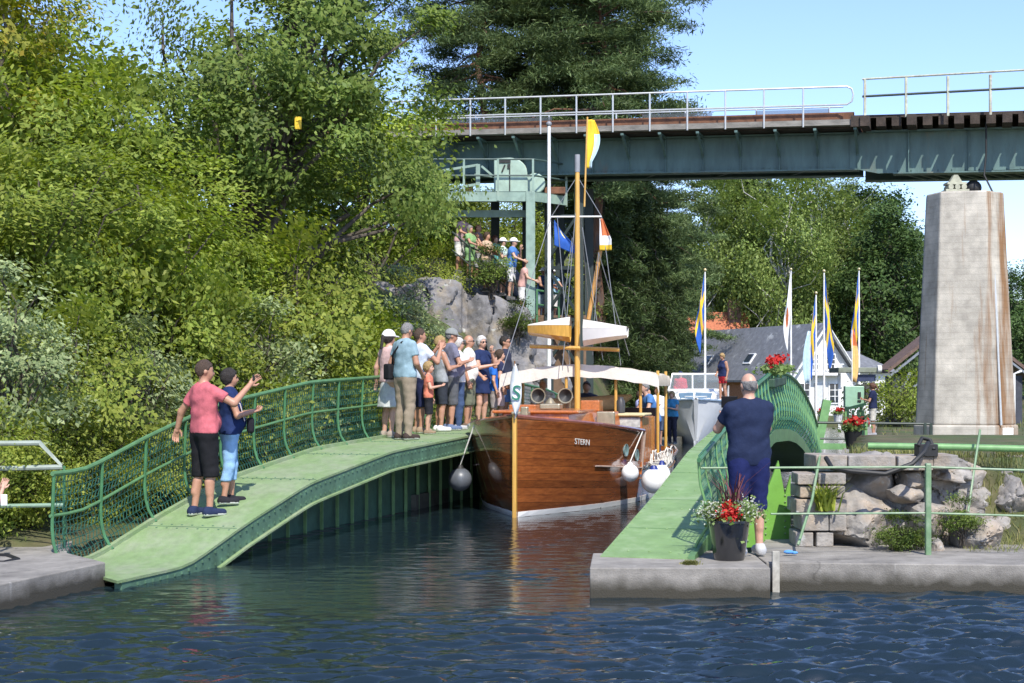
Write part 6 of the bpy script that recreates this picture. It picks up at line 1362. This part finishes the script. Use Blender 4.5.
D('big man in a grey cap, grey-violet T-shirt and dark grey shorts', 450.5, 28.9, (.92, .3), 1.76, arms=('down', 'chest'), head=(0, 10), hair=('short', 'grey'), hat=('cap', (.22, .23, .22)), shirt=((.17, .17, .23), .6), bottom=('long_shorts', (.10, .105, .115)), shoes=(.12, .16, .26), skin=1, wide=1.12, belly=1.1)
D('white-haired woman in a white top and blue jeans', 458.5, 30.4, (.9, .2), 1.62, arms=('down', 'chest'), hair=('short2', 'white'), shirt=((.72, .72, .70), .5), bottom=('trousers', (.05, .08, .16)), shoes=(.4, .4, .4), female=True, glasses=True)
D('balding man in a white polo shirt and olive shorts', 468.5, 30.6, (.9, -.15), 1.68, arms=('front', 'down'), hair=('bald', 'grey'), shirt=((.68, .67, .63), .6), bottom=('long_shorts', (.15, .16, .11)), shoes=(.14, .1, .07), skin=1, wide=1.06, belly=.3, glasses=True)
D('white-haired woman in sunglasses and a short navy dress', 481.5, 30.4, (.75, -.5), 1.70, arms=('chin', 'chest'), head=(-15, 0), hair=('short2', 'white'), shirt=None, bottom=None, dress=((.016, .028, .085), .66), shoes=(.1, .1, .12), female=True, glasses=True)
D('child in a bright blue T-shirt and grey shorts', 492.5, 32, (.9, .2), 1.36, arms=('down', 'down'), hair=('short', 'brown'), shirt=((.03, .16, .62), .5), bottom=('shorts', (.28, .25, .24)), shoes=(.2, .2, .2), child=True)
D('boy in a navy T-shirt and pink patterned shorts', 500, 31.6, (.9, .1), 1.50, arms=('front', 'down'), hair=('short2', 'brown'), shirt=((.025, .03, .07), .5), bottom=('shorts', (.66, .50, .52)), shoes=(.5, .3, .3), wide=.88)
D('dark-haired man in sunglasses standing at the far end of the footbridge', 505, 33.4, (.9, -.1), 1.78, arms=('down', 'down'), hair=('short', 'dark'), shirt=((.03, .035, .06), .5), bottom=('shorts', (.10, .2, .5)), skin=1, glasses=True)
b = MB(); q = dk_pos(424.5, 27.4); b.box(at(424.5, 353, 27.4), (.13, .09, .1)); b.tube([at(424.5, 353, 27.4) + Vector((0, 0, 0)), at(427, 354, 27.35)], .04, 10); tag(b.build('camera', BLACK, None, False, .01), 'small black camera held up among the onlookers', 'camera')
GR = 'spectators on the rock'; R_ = lambda lab, px, py, Y, f, ht, **k: person(lab, pp(px, py, Y - 3.25 if px < 530 else Y - .6), f, ht * HS * .95, group=GR, vox=.028, shoes=k.pop('shoes', (.1, .1, .1)), **k)
R_('man in a pink shirt and white shorts leaning on the rock railing', 460, 274, 46.6, (.8, -.6), 1.72, arms=('rail', 'rail'), lean=14, hair=('short', 'white'), shirt=((.55, .36, .36), .5), bottom=('shorts', (.72, .71, .68)), skin=1)
R_('woman in a green patterned dress at the rock railing', 470, 281, 46.2, (.8, -.5), 1.55, arms=('rail', 'rail'), hair=('short2', 'grey'), shirt=None, bottom=None, dress=((.22, .38, .16), .62), female=True, skin=1)
R_('tanned bare-armed man behind the rock shrub', 478, 286, 46.8, (.9, -.3), 1.75, arms=('rail', 'rail'), hair=('bald', 'brown'), shirt=((.30, .22, .20), 0), bottom=('shorts', (.4, .4, .42)), skin=1, wide=1.05)
R_('brown-haired woman in a sand coloured top behind the rock shrub', 487, 292, 46.4, (.8, -.5), 1.68, arms=('rail', 'chest'), hair=('short2', 'brown'), shirt=((.50, .36, .26), .3), bottom=('shorts', (.3, .3, .3)), skin=1, female=True)
R_('woman in a turquoise top behind the rock shrub', 495, 294, 46.9, (.7, -.6), 1.66, arms=('rail', 'rail'), hair=('short2', 'auburn'), shirt=((.12, .42, .45), .4), bottom=('shorts', (.3, .3, .3)), female=True)
R_('woman in a white cap and pale mint top on the rock', 503, 296, 46.2, (.8, -.4), 1.62, arms=('down', 'chest'), hair=('short2', 'dark'), hat=('cap', (.8, .8, .78)), shirt=((.55, .68, .66), .5), bottom=('shorts', (.6, .6, .6)), female=True)
R_('man in a white cap and blue shirt raising binoculars on the rock', 511, 300, 46.0, (.9, -.3), 1.72, arms=('chin', 'rail'), hair=('short', 'dark'), hat=('cap', (.8, .8, .78)), shirt=((.08, .20, .50), .5), bottom=('shorts', (.7, .7, .7)), lean=8)
R_('person in a pale red top half hidden by the platform column', 522, 318, 45.8, (.9, -.2), 1.62, arms=('rail', 'rail'), hair=('short', 'brown'), shirt=((.58, .34, .30), .5), bottom=('shorts', (.7, .68, .66)), lean=14)
R_('man in a white sun hat and dark blue vest at the low railing', 541.5, 324, 45, (.7, -.7), 1.62, arms=('rail', 'rail'), lean=10, hair=('short', 'grey'), hat=('hat', (.78, .77, .72)), shirt=((.04, .08, .16), 0), bottom=('shorts', (.3, .4, .45)), skin=1)
R_('woman in a white cap and light blue top at the low railing', 552, 324, 45.2, (.4, -.9), 1.62, arms=('rail', 'chest'), hair=('short2', 'grey'), hat=('cap', (.8, .8, .8)), shirt=((.30, .48, .62), .4), bottom=('shorts', (.72, .71, .70)), female=True)
GQ = 'people on the bank behind the awning'; Q_ = lambda lab, px, Y, f, ht, **k: person(lab, ((px - 512) * Y / 1500, Y, max(.2, gh((px - 512) * Y / 1500, Y))), f, ht * HS, group=k.pop('grp', GQ), vox=.026, **k)
Q_('man in a white T-shirt and dark shorts to the right of the awning', 657, 46, (.1, -1), 1.74, arms=('down', 'chest'), hair=('short', 'brown'), shirt=((.72, .72, .70), .5), bottom=('shorts', (.07, .09, .14)), skin=1)
Q_('man in an orange shirt behind the last awning post', 648, 46.6, (.5, -.9), 1.68, arms=('down', 'down'), hair=('bald', 'grey'), shirt=((.55, .20, .06), .5), bottom=('shorts', (.06, .08, .14)), skin=1)
Q_('person in a lilac shirt and navy trousers under the awning edge', 640, 45, (.8, -.4), 1.62, arms=('chest', 'chest'), hair=('short2', 'brown'), shirt=((.30, .32, .52), .6), bottom=('trousers', (.02, .03, .09)), female=True)
Q_('woman in a blue top next to the bow of the cruiser', 672, 49, (-.5, -.8), 1.60, arms=('chest', 'down'), hair=('short2', 'blonde'), shirt=((.06, .26, .46), .4), bottom=('trousers', (.03, .03, .05)), female=True)
def onb(lab, u, y, z, f, ht, **k): return person(lab, tuple(W2(u, y, z)), f, ht * HS, vox=.022, group='crew on the wooden boat', **k)
onb('crew member in a white shirt under the left side of the awning', 7.2, 1.05, .45, (-.1, -1), 1.66, arms=('front', 'front'), hair=('short', 'white'), shirt=((.72, .72, .72), .5), bottom=('trousers', (.05, .05, .07)))
onb('crew member bent over in a blue shirt under the right side of the awning', 8.6, -1.1, .45, (-.8, -.3), 1.6, arms=('rail', 'rail'), lean=24, hair=('short', 'grey'), shirt=((.08, .20, .45), .5), bottom=('trousers', (.03, .04, .09)))
onb('helmsman in a dark shirt beneath the awning near the mast', 7.6, .2, .45, (-.2, -1), 1.62, arms=('rail', 'rail'), hair=('short', 'brown'), shirt=((.05, .06, .09), .5), bottom=('trousers', (.04, .04, .05)))
mM = Matrix.Translation(mb.location) @ Matrix.Rotation(mb.rotation_euler.z, 4, 'Z'); M2 = lambda u, y, z: tuple(mM @ Vector((u, y, z)))
person('blonde woman in a navy vest and red shorts standing on the cruiser foredeck', M2(1.3, -1.0, 1.52), (-.75, -.5), 1.66 * HS, arms=('down', 'front'), head=(10, 18), hair=('short2', 'blonde'), shirt=((.02, .03, .09), .0), bottom=('hot', (.50, .03, .04)), shoes=(.6, .6, .6), skin=1, female=True, vox=.024, stance=(.05, -.05))
person('person in a red jacket and navy cap behind the cruiser windscreen', M2(3.4, .55, .95), (-.3, -1), 1.58 * HS, arms=('front', 'front'), hair=('short', 'dark'), hat=('cap', (.02, .03, .08)), shirt=((.45, .03, .05), 1.5), bottom=('trousers', (.03, .04, .08)), vox=.026)
person('woman in a navy T-shirt and pale shorts working the lock controls', pp(873, 436, 50.6), (-.9, .35), 1.66 * HS, arms=('chest', 'chest'), head=(0, 10), hair=('tail', 'auburn'), shirt=((.016, .022, .06), .6), bottom=('shorts', (.55, .52, .46)), shoes=(.3, .3, .32), skin=1, wide=1.15, female=True, vox=.022)

b = MB(); p = at(298, 123, 28.4); b.box(p, (.13, .03, .24)); b.box(p + Vector((0, -.02, .05)), (.07, .02, .05)); o = b.build('sign_plate', mat('yellow_enamel', (.75, .48, .02), .5), None, False, .01); tag(o, 'small yellow plate hanging among the oak leaves', 'sign')
# ------------------------------------------------------------------ light and camera
SUN_AZ, SUN_EL = math.atan2(.26, -.966), math.radians(50)
sd = Vector((math.sin(SUN_AZ) * math.cos(SUN_EL), math.cos(SUN_AZ) * math.cos(SUN_EL), math.sin(SUN_EL)))
w = bpy.data.worlds.new('World'); SC.world = w; w.use_nodes = True; nt = w.node_tree
sky = nt.nodes.new('ShaderNodeTexSky'); sky.sky_type = 'NISHITA'; sky.sun_disc = False; sky.sun_elevation = SUN_EL; sky.sun_rotation = SUN_AZ; sky.air_density = 1.0; sky.dust_density = .4; sky.ozone_density = 3.0
bg = nt.nodes['Background']; bg.inputs['Strength'].default_value = .15; tn = nt.nodes.new('ShaderNodeMix'); tn.data_type = 'RGBA'; tn.blend_type = 'MULTIPLY'; tn.inputs['Factor'].default_value = 1; tn.inputs['B'].default_value = (.92, .92, 1.08, 1); nt.links.new(sky.outputs[0], tn.inputs['A']); nt.links.new(tn.outputs['Result'], bg.inputs[0])
L_ = bpy.data.lights.new('sun', 'SUN'); L_.energy = 3.7; L_.angle = math.radians(.5); L_.color = (1, .95, .86); so = bpy.data.objects.new('sun', L_); COL.objects.link(so); so.rotation_euler = (-sd).to_track_quat('-Z', 'Y').to_euler()
cam = bpy.data.cameras.new('camera'); cam.sensor_width = 36; cam.lens = 1500 / 1024 * 36; cam.shift_y = 44.5 / 1024; cam.clip_end = 2000; cam.clip_start = .1
co = bpy.data.objects.new('camera', cam); COL.objects.link(co); co.location = (0, 0, CAMZ); co.rotation_euler = (math.pi / 2, 0, 0); SC.camera = co
# bring the whole place to life size
K = .93
for o in list(SC.objects):
    if o.parent is None:
        o.location = o.location * K
        if o.type not in ('CAMERA', 'LIGHT'): o.scale = o.scale * K
vs = SC.view_settings; vs.view_transform = 'Standard'; vs.look = 'None'; vs.exposure = 0.74; vs.gamma = 1; vs.use_curve_mapping = False
SC.cycles.max_bounces = 6; SC.cycles.diffuse_bounces = 3; SC.cycles.glossy_bounces = 3; SC.cycles.transmission_bounces = 4; SC.cycles.transparent_max_bounces = 8; SC.cycles.use_denoising = True
